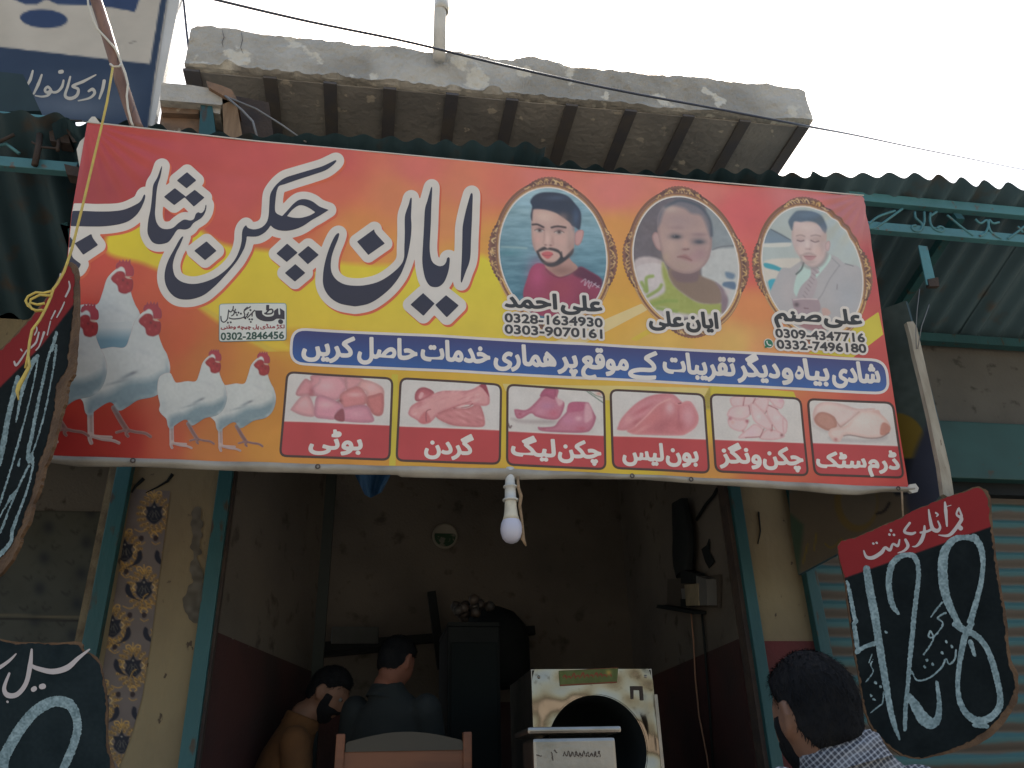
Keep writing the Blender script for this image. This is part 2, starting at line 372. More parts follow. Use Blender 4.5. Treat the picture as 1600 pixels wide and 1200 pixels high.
# ---- background print
OUT = [BTL, (250, 206), (400, 221.5), (600, 239), (800, 258), (1000, 276), (1200, 294), BTR, (1372, 450), (1397, 620), BBR, (1300, 758), (1200, 752), (1000, 743), (800, 734), (600, 729), (400, 723), (200, 717), BBL, (92, 560), (112, 335), (124, 262)]
CPTS = np.array([(150,205,168,66,70),(140,300,152,62,68),(112,400,188,76,68),(240,230,172,72,76),(300,240,178,78,80),(230,310,158,62,66),(380,300,184,86,86),(330,370,188,86,80),(300,410,192,96,72),(150,450,190,80,66),(118,480,196,72,60),(240,480,192,92,70),(270,530,186,92,62),(330,560,184,112,66),(400,575,190,128,68),(430,520,196,150,60),(90,600,170,56,48),(95,695,152,44,44),(200,690,160,52,48),(255,690,178,80,56),(330,700,182,114,64),(420,695,198,138,68),(430,640,192,132,64),(400,250,184,84,86),(450,330,196,100,82),(520,290,198,106,90),(560,360,206,136,86),(620,300,204,128,96),(620,395,212,146,84),(700,350,206,138,98),(740,300,204,126,106),(650,262,202,112,108),(520,258,188,90,90),(740,395,214,152,84),(740,430,212,186,72),(450,480,196,170,58),(600,520,204,174,66),(760,480,210,180,72),(780,290,206,118,106),(850,272,208,124,122),(770,380,212,152,88),(960,300,208,126,126),(962,360,214,150,96),(975,430,216,158,84),(960,490,218,164,84),(1030,530,216,172,100),(880,530,210,176,78),(1160,330,204,104,112),(1100,292,206,124,124),(1180,420,206,102,102),(1180,480,210,138,98),(1150,540,214,172,112),(1190,545,212,150,110),(1250,300,196,120,128),(1340,330,180,118,128),(1362,430,176,82,90),(1378,560,178,80,82),(1400,690,180,72,76),(1330,755,186,74,72),(1200,750,190,96,74),(1090,745,196,140,70),(990,742,200,172,62),(880,738,200,160,66),(700,730,200,150,66),(560,724,196,138,66),(620,660,196,168,62),(785,665,198,172,66),(950,670,198,180,70),(1110,660,204,176,80),(1110,720,196,140,84),(1257,690,190,92,86),(1420,745,184,72,74)], float)
def bgcol(x, y):
    w_ = 1.0 / (((x[:, None] - CPTS[:, 0]) ** 2 + ((y[:, None] - CPTS[:, 1]) * 1.25) ** 2) + 260.0) ** 1.7
    c = (w_ @ CPTS[:, 2:]) / w_.sum(1, keepdims=True); g_ = c.mean(1, keepdims=True); c = g_ + (c - g_) * 1.11; c[:, 2] *= 0.92; return c
f = Field(60, 180, 1440, 780, 3.0).poly(sharp(OUT), True)
ink('vinyl_sheet', f, BS, 0.0, bgcol, ink_m, banner)
# back of the sheet (so that it has two sides)
me = grid_mesh(BS.at(*np.meshgrid(np.linspace(165, 1330, 60), np.linspace(320, 705, 20)), -0.006), 'sheet_backing', mat('vinyl_back', (0.5, 0.49, 0.46), 0.5)); link('sheet_backing', me, banner)
# ---- yellow swathes and light beams
YEL = [(185, 338), (235, 348), (300, 352), (350, 382), (430, 393), (540, 411), (620, 414), (700, 408), (762, 402), (790, 470), (790, 532), (460, 513), (456, 548), (400, 538), (312, 482), (280, 440), (225, 412), (165, 392)]
p_ = Paint(150, 325, 810, 560, 2.0)
p_.C[:] = bgcol(p_.X.ravel(), p_.Y.ravel()).reshape(p_.C.shape)
def yel(X, Y):
    t = np.clip((Y - 340) / 190, 0, 1)[..., None]; return np.array([212, 194, 40.]) * (1 - t) + np.array([214, 180, 54.]) * t + 9 * np.clip((X[..., None] - 400) / 300, 0, 1)
p_.poly(YEL, yel, 5.0)
p_.poly([(312, 480), (318, 478), (460, 566), (460, 578)], (204, 172, 62), 2.0, smooth=False)
f = Field(150, 325, 810, 560, 2.0).poly(sharp([(170, 330), (320, 340), (440, 380), (560, 398), (640, 402), (790, 388), (806, 470), (806, 550), (400, 550), (300, 492), (240, 425), (155, 402)]), False)
ink('yellow_swathe', f, BS, 0.0004, p_, ink_m, banner)
def flat(name, pts, col, off, holes=(), smooth=False, st=1.5, label=None):
    a = np.array([p[:2] for p in pts]); f = Field(a[:, 0].min() - 4, a[:, 1].min() - 4, a[:, 0].max() + 4, a[:, 1].max() + 4, st).poly(pts, smooth, holes)
    return ink(name, f, BS, off, col, ink_m, banner, label)
flat('light_beam', [(868, 533), (905, 541), (1012, 484), (1003, 474)], (216, 192, 138), 0.0004)
flat('light_beam', [(985, 530), (994, 533), (1032, 512), (1022, 508)], (212, 180, 66), 0.0004)
flat('light_beam', [(1262, 552), (1334, 558), (1381, 522), (1373, 487), (1345, 506)], (200, 184, 66), 0.0004)
flat('light_beam', [(1090, 640), (1220, 646), (1246, 626), (1240, 612), (1110, 602)], (202, 182, 62), 0.0004)
flat('light_beam', [(785, 600), (1110, 606), (1112, 640), (790, 612)], (210, 188, 118), 0.0004)
flat('light_beam', [(612, 585), (622, 585), (618, 728), (608, 728)], (198, 178, 60), 0.0004)
# ---- shop title
def L1(p): return Z(p, 6.6667, 90, 230)
def L2(p): return Z(p, 6.6667, 230, 300)
def L3(p): return Z(p, 6.6667, 330, 230)
def L4(p): return Z(p, 6.6667, 400, 320)
def L5(p): return Z(p, 6.6667, 520, 270)
def L6(p): return Z(p, 6.6667, 520, 350)
def L8(p): return Z(p, 6.6667, 60, 390)
TITLE = [
 (L1([(160,668,1),(400,672),(560,672),(700,650),(820,600),(870,560),(900,500),(915,505),(905,560),(870,640),(820,710),(740,770),(640,805),(500,825),(350,830),(135,828,1)]), ()),
 (L1([(355,905,1),(370,950),(422,1020,1),(270,1125,1),(182,1008,1)]), ()), (L1([(135,940,1),(186,1002,1),(95,1085,1),(78,1060,1)]), ()),
 (L8([(352,35,1),(365,90),(447,155,1),(400,215),(250,235,1),(250,130,1)]), ()),
 (L1([(1085,205),(1090,220),(1075,300),(1045,400),(1030,500),(1020,620),(1015,700),(1030,780),(1070,835),(1130,853),(1200,840),(1260,790),(1320,755),(1380,765),(1420,750),(1440,700),(1465,680,1),(1500,690),(1530,660),(1545,605),(1553,615),(1540,680),(1500,740),(1420,790),(1380,840),(1330,860),(1270,855),(1240,870),(1200,930),(1150,990),(1060,1010),(990,990),(950,930),(935,870),(945,760),(970,640),(985,520),(1000,400),(1040,320)]), ()),
 (L3([(365,815,1),(385,845),(440,860),(500,850),(550,820),(585,770),(600,700),(605,620),(615,500),(650,430),(700,370),(770,320),(880,285),(1000,250),(1150,205),(1240,165),(1295,140),(1305,150),(1270,190),(1190,245),(1060,290),(900,340),(770,385),(710,405),(690,440),(675,510),(665,640),(680,690),(740,720,1),(800,655),(860,590),(920,550),(990,545),(1060,570),(1130,620),(1225,655,1),(1130,715),(1050,760),(960,820),(880,855),(790,873),(710,868),(650,845),(620,815,1),(590,860),(540,905),(470,935),(372,935,1)])
  + L2([(1035,510),(1020,575),(1000,620),(950,710),(880,800),(790,900),(700,990),(600,1070),(500,1110),(400,1122),(310,1105),(240,1050),(195,970),(180,880),(195,780),(230,690),(280,600),(330,510),(365,465),(375,475),(340,560),(300,640),(270,740),(272,820),(300,890),(370,940),(480,960),(600,940),(720,890),(830,810),(910,720),(960,620),(985,520),(990,430),(1005,380)]),
  (L3([(790,720,1),(840,660),(900,615),(950,608),(1020,635),(1085,680,1),(1020,715),(930,738),(850,735)]),)),
 (L4([(850,298),(868,305),(850,370),(810,470),(785,560),(780,660),(800,730),(850,790),(930,830),(1040,843),(1150,835),(1280,800),(1400,730),(1500,640),(1540,560)]) + L5([(745,770),(750,640),(750,470),(765,400),(790,330),(808,265),(822,265),(820,350),(815,450),(820,550),(815,650),(800,760),(775,880),(740,985),(690,1090)]) + L6([(600,670),(480,770),(370,830),(250,855)]) + L4([(1000,1053),(880,1030),(790,980),(730,910),(700,830),(698,740),(710,640),(740,520),(780,410),(820,330)]), ()),
 (L4([(1232,258,1),(1245,300),(1342,408,1),(1170,525,1),(1052,385,1)]), ()),
 (L5([(1025,150),(1035,155),(1030,280),(1025,400),(1020,560),(1010,750),(1015,850),(1040,930),(1100,970),(1150,965),(1180,930),(1190,890),(1205,878),(1218,890),(1215,960),(1200,1040),(1165,1130),(1120,1180),(1070,1195),(1010,1180),(965,1110),(940,1000),(932,900),(940,740),(950,560),(960,380),(985,290),(1010,200)]), ()),
 (L5([(1440,212),(1458,225),(1455,350),(1450,500),(1440,700),(1435,850),(1420,940),(1385,1030),(1345,1140),(1333,1135),(1335,1050),(1345,850),(1350,680),(1355,550),(1385,400),(1420,270)]), ()),
]
for z_, ds in ((L1, ([(1350,262),(1448,350),(1345,432),(1243,352)],[(1222,428),(1335,515),(1215,605),(1108,520)],[(1430,447),(1533,530),(1420,622),(1325,525)])), (L2, ([(620,518),(725,618),(605,715),(490,615)],)),
               (L4, ([(325,405),(435,500),(320,597),(212,510)],[(545,428),(655,522),(540,620),(435,520)],[(410,618),(515,710),(405,802),(300,712)])), (L6, ([(940,725),(1060,835),(943,965),(808,845)],[(1178,745),(1312,852),(1185,980),(1065,850)]))):
    for d in ds: TITLE.append((z_(sharp(d)), ()))
ft = Field(70, 225, 775, 530, 1.5)
for pts, holes in TITLE: ft.poly(pts, True, holes)
fb = Field(70, 225, 775, 530, 1.5).poly(sharp(OUT), True, op='min')      # keep the lettering on the sheet
def onsheet(g):
    D = Field(g.x0, g.y0, g.x0 + g.st * (g.nx - 2), g.y0 + g.st * (g.ny - 2), g.st); D.D = np.full(g.D.shape, 1e3); D.poly(sharp(OUT), True, mg=2000)
    h = g.grown(0); h.D = np.maximum(g.D, D.D + 1.0); return h
ink('title_drop_edge', onsheet(ft.grown(12.0, 2.6, 3.2)), BS, 0.0008, (206, 98, 66), ink_m, banner)
ink('title_outline', onsheet(ft.grown(11.8)), BS, 0.0012, (206, 199, 192), ink_m, banner)
ink('title_lettering', onsheet(ft), BS, 0.0018, (46, 44, 62), ink_m, banner)
# ---- slogan strip
def rrect(c, r, n=6):
    out = []; N = len(c)
    for i in range(N):
        p, a, b = np.array(c[i], float), np.array(c[i - 1], float), np.array(c[(i + 1) % N], float)
        u = (a - p) / np.linalg.norm(a - p); v = (b - p) / np.linalg.norm(b - p)
        for k in range(n + 1):
            t = k / n; out.append(tuple((1 - t) ** 2 * (p + u * r) + 2 * t * (1 - t) * p + t * t * (p + v * r)))
    return out
strip = rrect([(455, 511.5), (1386, 561), (1392, 617), (451.5, 570)], 24)
f = Field(445, 505, 1400, 622, 1.5).poly(strip, False)
ink('slogan_border', f, BS, 0.0008, (208, 200, 196), ink_m, banner)
def blue(x, y):
    t = np.clip((y - (514 + (x - 455) * 0.0532)) / 54.0, 0, 1)[:, None]; return np.array([58, 58, 108.]) * (1 - t) + np.array([44, 88, 152.]) * t + 12 * np.clip((x[:, None] - 455) / 900, 0, 1)
g = f.grown(-4.2); ink('slogan_strip', g, BS, 0.0012, blue, ink_m, banner)
def base(x): return 561.5 + 0.0492 * (x - 605)
f = Field(460, 510, 1385, 625, 0.9)
for s_, a, b in (('شادی',1301,1377),('بیا',1257.5,1297.5),('و',1221,1240),('دیگر',1151.5,1219.5),('تقریبات',1036,1150.5),('کے',980.5,1029),('موقع',907.5,982.5),('پر',870.5,903),('هماری',771,869.5),('خدمات',657,766),('حاصل',558,652),('کریں',471,554)):
    word(f, s_, a, b, base(a), base(b), 34, 1.7, leanx((a + b) / 2))
f.poly(Z([(178,612),(212,628),(238,675),(232,728),(200,754),(163,745),(144,705),(160,668),(172,645)], 6.667, 1220, 480), True, (Z([(172,676),(196,672),(206,690),(190,702),(172,696)], 6.667, 1220, 480),))
ink('slogan_lettering', f, BS, 0.0018, (214, 207, 202), ink_m, banner)
# ---- meat panels
def P1(p): return Z(p, 7.06, 430, 570)
def P2(p): return Z(p, 7.5, 610, 580)
def P3(p): return Z(p, 7.5, 780, 590)
def P4(p): return Z(p, 8, 940, 600)
def P5(p): return Z(p, 8, 1100, 610)
def P6(p): return Z(p, 7.06, 1250, 610)
PK, PD, PL, PW = (206, 142, 146), (166, 92, 100), (222, 178, 178), (206, 198, 193)
def meat1(p):
    for q, c in (([(230,330),(320,165),(390,175),(400,120),(560,100),(760,110),(770,200),(560,330),(400,345)], PK),([(400,260),(480,190),(500,130),(700,120),(790,230),(760,300),(670,390),(450,340)], (214,152,158)),([(770,180),(800,125),(970,160),(930,230),(800,290)], (208,148,150)),
                 ([(910,260),(970,165),(1180,250),(1195,400),(1160,545),(1080,540),(1000,420),(1000,300)], (214,158,154)),([(1000,380),(1100,330),(1190,330),(1185,540),(1080,545)], (198,120,118)),([(720,330),(900,240),(1000,320),(1000,430),(860,470),(750,470)], (206,132,132)),
                 ([(180,480),(290,350),(370,340),(430,470),(430,570),(300,560),(190,510)], (216,158,160)),([(440,420),(470,345),(560,350),(740,440),(740,500),(670,600),(560,600),(440,570)], (208,142,154)),([(660,560),(740,480),(990,445),(1065,540),(1065,635),(760,625)], (204,138,152)),([(660,560),(745,490),(760,620),(670,610)], (156,84,92))):
        p.poly(P1(q), c, 1.0, edge=tuple(v * 0.82 for v in c), ew=6)
    for x, y, rx, ry, c in ((400,300,30,60,PD),(710,400,30,18,(120,60,64)),(720,560,30,50,(140,76,84)),(560,230,90,60,PL),(880,330,80,25,PL),(320,430,60,50,PL),(560,440,90,40,PL),(900,540,90,40,(216,158,170)),(1060,250,80,50,PL)):
        (a, b), = P1([(x, y)]); p.blob(a, b, rx / 7, ry / 7, c, 0.7)
def meat2(p):
    p.poly(P2([(530,540),(700,560),(1000,640),(700,655)]), (176,160,158), 3.0, 0.6)
    p.poly(P2([(290,270),(340,205),(420,200),(510,260),(420,340),(300,350)]), (182,100,108), 0.8, edge=(140,66,76)); p.poly(P2([(330,300),(360,250),(390,270),(350,330)]), (214,160,162), 1)
    p.poly(P2([(530,530),(700,450),(900,440),(1010,390),(1060,430),(1100,570),(1080,655),(900,655),(700,630)]), (202,132,134), 0.8, edge=(178,104,108))
    p.poly(P2([(215,470),(260,400),(420,320),(600,240),(900,235),(1050,170),(1110,155),(1160,330),(1120,410),(900,400),(700,450),(560,510),(480,590),(380,620),(300,570),(220,520)]), (212,152,152), 0.8, edge=(186,112,118))
    p.poly(P2([(1040,175),(1110,155),(1155,300),(1130,270),(1080,210)]), (150,66,78), 0.8); p.poly(P2([(330,580),(400,480),(450,520),(470,600),(380,620)]), (194,108,112), 1.5, 0.8)
    p.stroke(P2([(420,590),(420,480),(470,450)]), 1.2, (150,80,86)); p.stroke(P2([(560,500),(760,420),(940,360)]), 1.5, (176,100,104), alpha=.7); p.stroke(P2([(740,440),(900,425),(960,390)]), 1.5, (160,84,88))
    for i in range(26):
        x, y = random.uniform(280, 1050), random.uniform(230, 560); (a, b), = P2([(x, y)])
        if abs(y - (560 - 0.33 * x)) < 140: p.blob(a, b, random.uniform(3, 9), random.uniform(1, 3), random.choice([(230,186,184), (190,114,118), (226,172,172)]), 0.5, -0.4)
    for i in range(14): (a, b), = P2([(random.uniform(650, 1060), random.uniform(480, 640))]); p.blob(a, b, 6, 2, random.choice([(220,160,160), (178,104,108)]), 0.5, 0.4)
def meat3(p):
    p.grain(12, 12, 3)
    p.poly(P3([(140,480),(300,500),(640,500),(600,540),(250,530)]), (164,146,146), 3, .7)
    for q in ([(175,390),(200,375),(330,375),(480,230),(500,170),(560,125),(690,140),(680,240),(760,290),(750,380),(690,480),(580,490),(440,460),(370,420),(260,480),(200,470)], [(455,580),(480,620),(640,640),(980,645),(1080,600),(1130,480),(1110,420),(1060,320),(1020,290),(830,295),(790,400),(700,500),(640,570),(500,585)]):
        p.poly(P3(q), (192,122,140), 0.9, edge=(160,88,108), ew=5)
    p.poly(P3([(480,220),(510,160),(560,125),(660,130),(650,250),(560,220)]), (176,94,122), 1.2, edge=(150,76,100)); p.poly(P3([(800,400),(820,310),(900,290),(1000,310),(990,380),(900,400)]), (182,98,124), 1.5)
    p.poly(P3([(1010,310),(1070,330),(1090,470),(1000,520)]), (216,170,178), 2, .8); p.poly(P3([(660,230),(750,280),(700,330)]), (216,178,182), 1.5, .8)
    for x, y, rx, ry, c in ((560,330,90,50,(184,128,158)),(480,400,60,40,(202,142,160)),(820,500,90,60,(196,132,158)),(640,420,60,50,(198,104,124)),(930,480,40,30,(226,186,192)),(240,430,20,20,(160,70,90)),(520,600,20,10,(170,90,100)),(960,600,60,30,(186,92,110))):
        (a, b), = P3([(x, y)]); p.blob(a, b, rx / 7.5, ry / 7.5, c, .65)
    p.stroke(P3([(1000,140),(1080,200),(1220,300)]), 1.3, (92,112,98)); p.stroke(P3([(1040,150),(1130,210),(1220,240)]), 1.0, (104,120,104)); p.blob(*P3([(1170,190)])[0], 5, 3, (196,146,130), .8); p.stroke(P3([(95,520),(120,590),(140,570)]), 2.2, (110,84,84))
def meat4(p):
    p.poly(P4([(200,540),(250,430),(400,270),(560,170),(720,130),(880,130),(970,200),(990,240),(800,260),(560,420),(420,540),(300,580),(200,575)]), (208,140,146), 1.2, edge=(196,120,126), ew=8)
    p.poly(P4([(310,590),(420,530),(560,400),(700,260),(850,190),(960,245),(1060,215),(1130,240),(1210,400),(1180,530),(1060,620),(960,645),(600,640),(420,635)]), (200,122,126), 1.0, edge=(214,150,150), ew=4)
    for x, y, rx, ry, c, al in ((500,330,160,30,(184,98,108),.7),(420,480,90,30,(176,92,100),.6),(640,300,170,24,(222,164,164),.0),(850,300,60,90,(224,178,182),.8),(1080,400,90,150,(216,160,168),.8),(760,520,160,70,(178,98,106),.6),(980,520,60,60,(174,94,100),.6),(620,440,90,60,(206,124,124),.6),(480,580,110,25,(214,150,148),.7),(960,400,16,100,(180,98,108),.5),(330,440,60,60,(218,158,160),.6)):
        (a, b), = P4([(x, y)]); p.blob(a, b, rx / 8, ry / 8, c, al, -0.5 if rx > 1.4 * ry else 0)
    p.stroke(P4([(420,530),(560,400),(700,260),(850,190)]), 1.2, (228,178,172), 1.2, .8); p.stroke(P4([(960,245),(990,240)]), 1.5, (130,66,72))
def meat5(p):
    sk = (220,188,188)
    for q in ([(340,90),(500,70),(490,190),(380,200),(340,170)],[(500,80),(620,70),(620,170),(560,190),(490,185)],[(800,90),(950,90),(1000,150),(960,230),(870,190)],[(300,270),(370,200),(560,190),(580,300),(480,360),(310,330)],[(300,380),(330,330),(420,360),(550,370),(520,480),(440,510),(330,460)],
              [(630,120),(720,75),(800,110),(800,190),(760,270),(690,230),(630,160)],[(580,180),(640,170),(760,290),(850,430),(820,485),(750,470),(620,370)],[(790,200),(870,190),(950,290),(1030,380),(1020,520),(960,560),(850,430),(780,290)],[(430,590),(560,470),(640,420),(740,490),(700,580),(560,590)],[(700,590),(780,490),(900,500),(1010,570),(900,615),(760,615)],[(980,350),(1040,390),(1030,520),(990,530)]):
        p.poly(P5(q), sk, 0.9, edge=(198,150,152), ew=3)
    for x, y, r, c in ((330,350,24,(176,104,116)),(540,385,22,(160,84,94)),(360,400,22,(214,168,160)),(720,75,18,(140,84,84)),(970,560,18,(130,76,78)),(960,130,30,(206,160,172)),(490,510,14,(190,120,120)),(840,500,16,(180,116,118)),(680,330,40,(230,204,202)),(450,270,50,(226,196,190)),(900,340,40,(228,200,198)),(600,530,50,(222,184,190))):
        (a, b), = P5([(x, y)]); p.blob(a, b, r / 8, r / 8, c, .8)
    for q in ([(490,190),(510,80)],[(610,160),(640,100)],[(560,190),(580,300)],[(760,290),(780,260)],[(850,430),(850,500)],[(700,590),(750,480)],[(800,185),(920,240)],[(520,590),(690,580)]): p.stroke(P5(q), 1.1, (160,100,104), .7)
def meat6(p):
    p.poly(P6([(330,510),(480,520),(720,540),(960,500),(900,560),(600,570),(380,560)]), (170,160,160), 3, .6); p.poly(P6([(150,330),(170,390),(320,440),(300,460),(160,400)]), (178,164,162), 3, .6)
    p.poly(P6([(150,240),(190,160),(290,125),(480,150),(640,200),(810,195),(820,215),(660,240),(560,330),(470,390),(400,410),(320,440),(200,390),(155,330)]), (218,192,186), .9, edge=(196,160,154), ew=6)
    p.poly(P6([(205,250),(280,240),(380,290),(410,390),(320,440),(200,380),(165,310)]), (190,140,126), 1.2, edge=(166,112,100), ew=5)
    p.poly(P6([(320,460),(350,420),(420,405),(520,380),(660,235),(720,222),(800,225),(890,260),(960,320),(1000,390),(990,460),(900,515),(760,525),(560,490),(490,500),(440,565),(380,560),(330,500)]), (220,194,186), .9, edge=(204,170,160), ew=6)
    p.poly(P6([(890,480),(900,380),(940,350),(1000,400),(990,460),(940,490)]), (190,132,118), 1.2); p.poly(P6([(800,225),(870,215),(900,260),(960,330),(900,270)]), (206,160,150), 1, .8)
    p.stroke(P6([(380,290),(440,385),(480,385),(660,235)]), 1.6, (170,122,112), 1, .7); p.stroke(P6([(490,500),(560,492),(760,525),(900,515),(985,465)]), 1.4, (120,92,90), 1, .8)
    p.blob(*P6([(400,540)])[0], 3, 3, (180,110,110), .8); p.blob(*P6([(700,330)])[0], 22, 12, (228,206,198), .7); p.blob(*P6([(330,190)])[0], 12, 6, (226,200,192), .7)
PAN = [
 ([(447.5,580),(615,590),(610,720.5),(435.5,714)], 13, ((443.5,658.5),(612.5,665.5)), meat1, [('بوٹی',482,566.5,702.5,704.2)], 29),
 ([(624.5,589.5),(784.5,600),(782,727),(617.5,721.5)], 13, ((619,666.5),(783,673.5)), meat2, [('گردن',662.5,740,709.3,711.7)], 29),
 ([(791,599.5),(945,609.5),(947.5,735),(790,728)], 13, ((790,674.5),(946,681.5)), meat3, [('لیگ',798,868.5,712.3,715),('چکن',871.5,939.5,715,717.6)], 29),
 ([(951.5,608),(1101.5,614.5),(1110,740.5),(956,733)], 13, ((953,682),(1105.5,687)), meat4, [('لیس',972,1037,720,721.6),('بون',1039.5,1092,721.2,722.6)], 29),
 ([(1108.5,614),(1252.5,621),(1265,744.5),(1117,738)], 13, ((1112,687),(1258.5,692.5)), meat5, [('ونگز',1124,1191,723.6,725.2),('چکن',1192.5,1256.5,725.6,727.4)], 29),
 ([(1260.5,621.5),(1396.5,627.5),(1415,748),(1272,743)], 13, ((1266,692),(1405.5,697)), meat6, [('سٹک',1276.5,1355.5,730.3,731.8),('ڈرم',1356.5,1407.5,732.2,734)], 26)]
for cs, r, (la, lb), fn, words, H in PAN:
    a = np.array(cs); bx = (a[:, 0].min() - 3, a[:, 1].min() - 3, a[:, 0].max() + 3, a[:, 1].max() + 3)
    f = Field(*bx, 1.0).poly(rrect(cs, r), False, mg=400)
    ink('panel_frame', f, BS, 0.0008, (74, 52, 48), ink_m, banner)
    p = Paint(*bx, 0.8, PW); p.blob((bx[0] + bx[2]) / 2, bx[1] + 20, 90, 40, (212, 206, 202), .5); fn(p); p.grain(7, 1.6, 5)
    lab = [(la[0] - 20, la[1] - 20 * (lb[1] - la[1]) / (lb[0] - la[0])), (lb[0] + 20, lb[1] + 20 * (lb[1] - la[1]) / (lb[0] - la[0])), (lb[0] + 40, lb[1] + 90), (la[0] - 40, la[1] + 90)]
    p.poly([(x, y - 2.0) for x, y in lab], (214, 204, 198), 0.8, smooth=False)
    p.poly(lab, (182, 66, 70), 0.7, smooth=False)
    pic = ink('meat_picture', f.grown(-3.6), BS, 0.0012, p, ink_m, banner)
    f2 = Field(*bx, 0.75)
    for s_, x0, x1, y0, y1 in words: word(f2, s_, x0, x1, y0, y1, H, 1.5, leanx((x0 + x1) / 2))
    ink('panel_lettering', f2, BS, 0.0018, (216, 208, 202), ink_m, banner)
# ---- three oval portraits in gilt frames
def Q1(p): return Z(p, 8, 760, 270)
def Q1b(p): return Z(p, 8, 770, 400)
def Q2(p): return Z(p, 8, 970, 290)
def Q2b(p): return Z(p, 8, 970, 400)
def Q3(p): return Z(p, 8, 1170, 300)
def Q3b(p): return Z(p, 8, 1180, 420)
def oval(c, a, b, k, n=72): return [(c[0] + a * math.cos(t) + k * b * math.sin(t), c[1] + 0.052 * a * math.cos(t) + b * math.sin(t)) for t in (2 * math.pi * i / n for i in range(n))]
def head_shade(p, z_, blobs):
    for x, y, rx, ry, c, al in blobs: (a, b), = z_([(x, y)]); p.blob(a, b, rx / 8, ry / 8, c, al)
def por1(p):
    p.C[:] = (112, 150, 166); t = np.clip((p.Y - 300) / 190, 0, 1)[..., None]; p.C = np.array([150, 178, 188.]) * (1 - t) + np.array([72, 116, 136.]) * t; p.grain(26, 7, 2, .35, 1.6); p.grain(14, 2.5, 4, .3, 1.4)
    p.stroke(Q1([(190,925),(300,930),(500,945)]), 2.5, (176,196,190), 1.5, .6); p.blob(*Q1([(280,1000)])[0], 18, 5, (78,130,140), .6)
    p.poly(Q1b([(380,500),(430,280),(480,150),(560,95),(660,120),(760,200),(900,250),(1000,210),(1090,140),(1200,190),(1350,290),(1340,430),(1290,560),(1200,700),(900,760),(500,720)]), (152,66,92), 1.0)
    p.poly(Q1b([(1000,230),(1090,140),(1200,190),(1360,300),(1330,400),(1200,330)]), (98,48,72), 2.5); p.blob(*Q1b([(560,260)])[0], 14, 24, (182,84,122), .8); p.blob(*Q1b([(850,420)])[0], 22, 16, (160,72,86), .6); p.blob(*Q1b([(1150,560)])[0], 16, 20, (122,52,72), .6)
    p.poly(Q1b([(650,130),(720,200),(820,265),(900,250),(1010,200),(1060,140),(980,60),(900,-40),(650,20)]), (182,142,132), 1.0); p.stroke(Q1b([(660,170),(730,240),(830,275),(930,250),(1060,175)]), 1.5, (110,46,66), 1, .8)
    p.poly(Q1([(565,480),(600,450),(900,460),(1080,640),(1100,800),(1090,940),(1040,1010),(960,1090),(860,1160),(780,1170),(700,1120),(650,1040),(600,960),(570,850),(562,680)]), (198,164,154), 0.9, edge=(172,138,132), ew=4)
    p.poly(Q1([(1110,760),(1160,715),(1215,730),(1200,830),(1160,900),(1110,890)]), (196,150,146), .8, edge=(164,112,112), ew=2)
    p.poly(Q1([(622,992),(645,985),(690,1070),(760,1122),(850,1118),(915,1060),(938,985),(962,1060),(1030,1005),(1088,945),(1074,1020),(980,1105),(880,1168),(800,1182),(725,1150),(662,1080)]), (66,62,66), 1.2)
    p.poly(Q1([(550,360),(590,290),(680,245),(800,238),(920,250),(1020,290),(1100,370),(1180,500),(1170,700),(1110,680),(1070,660),(1040,620),(960,560),(860,500),(740,465),(620,455),(580,480),(570,600),(552,540),(570,430)]), (58,62,76), 1.2)
    p.blob(*Q1([(1120,560)])[0], 6, 14, (78,96,128), .7); p.blob(*Q1([(880,310)])[0], 18, 4, (84,96,122), .6)
    p.poly(Q1([(645,968),(720,928),(760,948),(800,938),(895,962),(938,1015),(928,1050),(895,1002),(800,970),(740,968),(680,985),(640,995)]), (70,62,64), 1.2)
    p.poly(Q1([(690,1010),(760,985),(830,1010),(800,1060),(760,1080),(710,1050)]), (196,104,106), 1); p.stroke(Q1([(700,1030),(770,1040),(830,1025)]), .8, (150,74,80), .8)
    head_shade(p, Q1, [(660,695,70,30,(146,112,108),.5),(905,712,85,34,(146,112,108),.5),(825,850,20,70,(172,130,122),.55),(722,800,12,80,(176,136,128),.5),(1050,900,50,130,(150,122,116),.55),(600,880,30,90,(166,130,124),.4),(770,1125,60,16,(150,116,108),.5),(700,540,80,50,(220,192,180),.55),(960,560,60,60,(178,146,138),.45)]); p.blob(*Q1b([(860,190)])[0], 22, 8, (140,104,96), .7)
    p.stroke(Q1([(575,650),(640,648),(712,682)]), 3.0, (74,62,64), .9, .95); p.stroke(Q1([(815,684),(890,668),(990,682)]), 3.0, (74,62,64), .9, .95)
    for x in (665, 910): p.poly(Q1([(x - 60, 725 if x < 700 else 745), (x, 705 if x < 700 else 722), (x + 55, 725 if x < 700 else 745), (x, 745 if x < 700 else 762)]), (206,190,184), .8); p.blob(*Q1([(x, 722 if x < 700 else 740)])[0], 3.2, 2.6, (58,46,48), 1); p.stroke(Q1([(x - 62, 722 if x < 700 else 742), (x, 702 if x < 700 else 720), (x + 60, 722 if x < 700 else 744)]), 1, (100,80,80), .7)
    p.stroke(Q1([(720,720),(730,800),(705,880),(730,905)]), 1, (178,138,130), 1.2, .7); p.stroke(Q1([(800,920),(840,905),(840,870)]), 1, (176,134,126), 1, .8); p.blob(*Q1([(740,905)])[0], 2, 1.3, (120,84,82), .8); p.blob(*Q1([(800,908)])[0], 2, 1.3, (120,84,82), .8)
    head_shade(p, Q1, [(760,830,30,80,(220,186,176),.6),(640,840,50,60,(212,164,156),.5),(920,860,80,70,(208,166,156),.5),(760,560,110,60,(212,184,172),.6),(1050,760,40,120,(176,150,144),.5),(1090,700,20,30,(130,130,134),.5)])
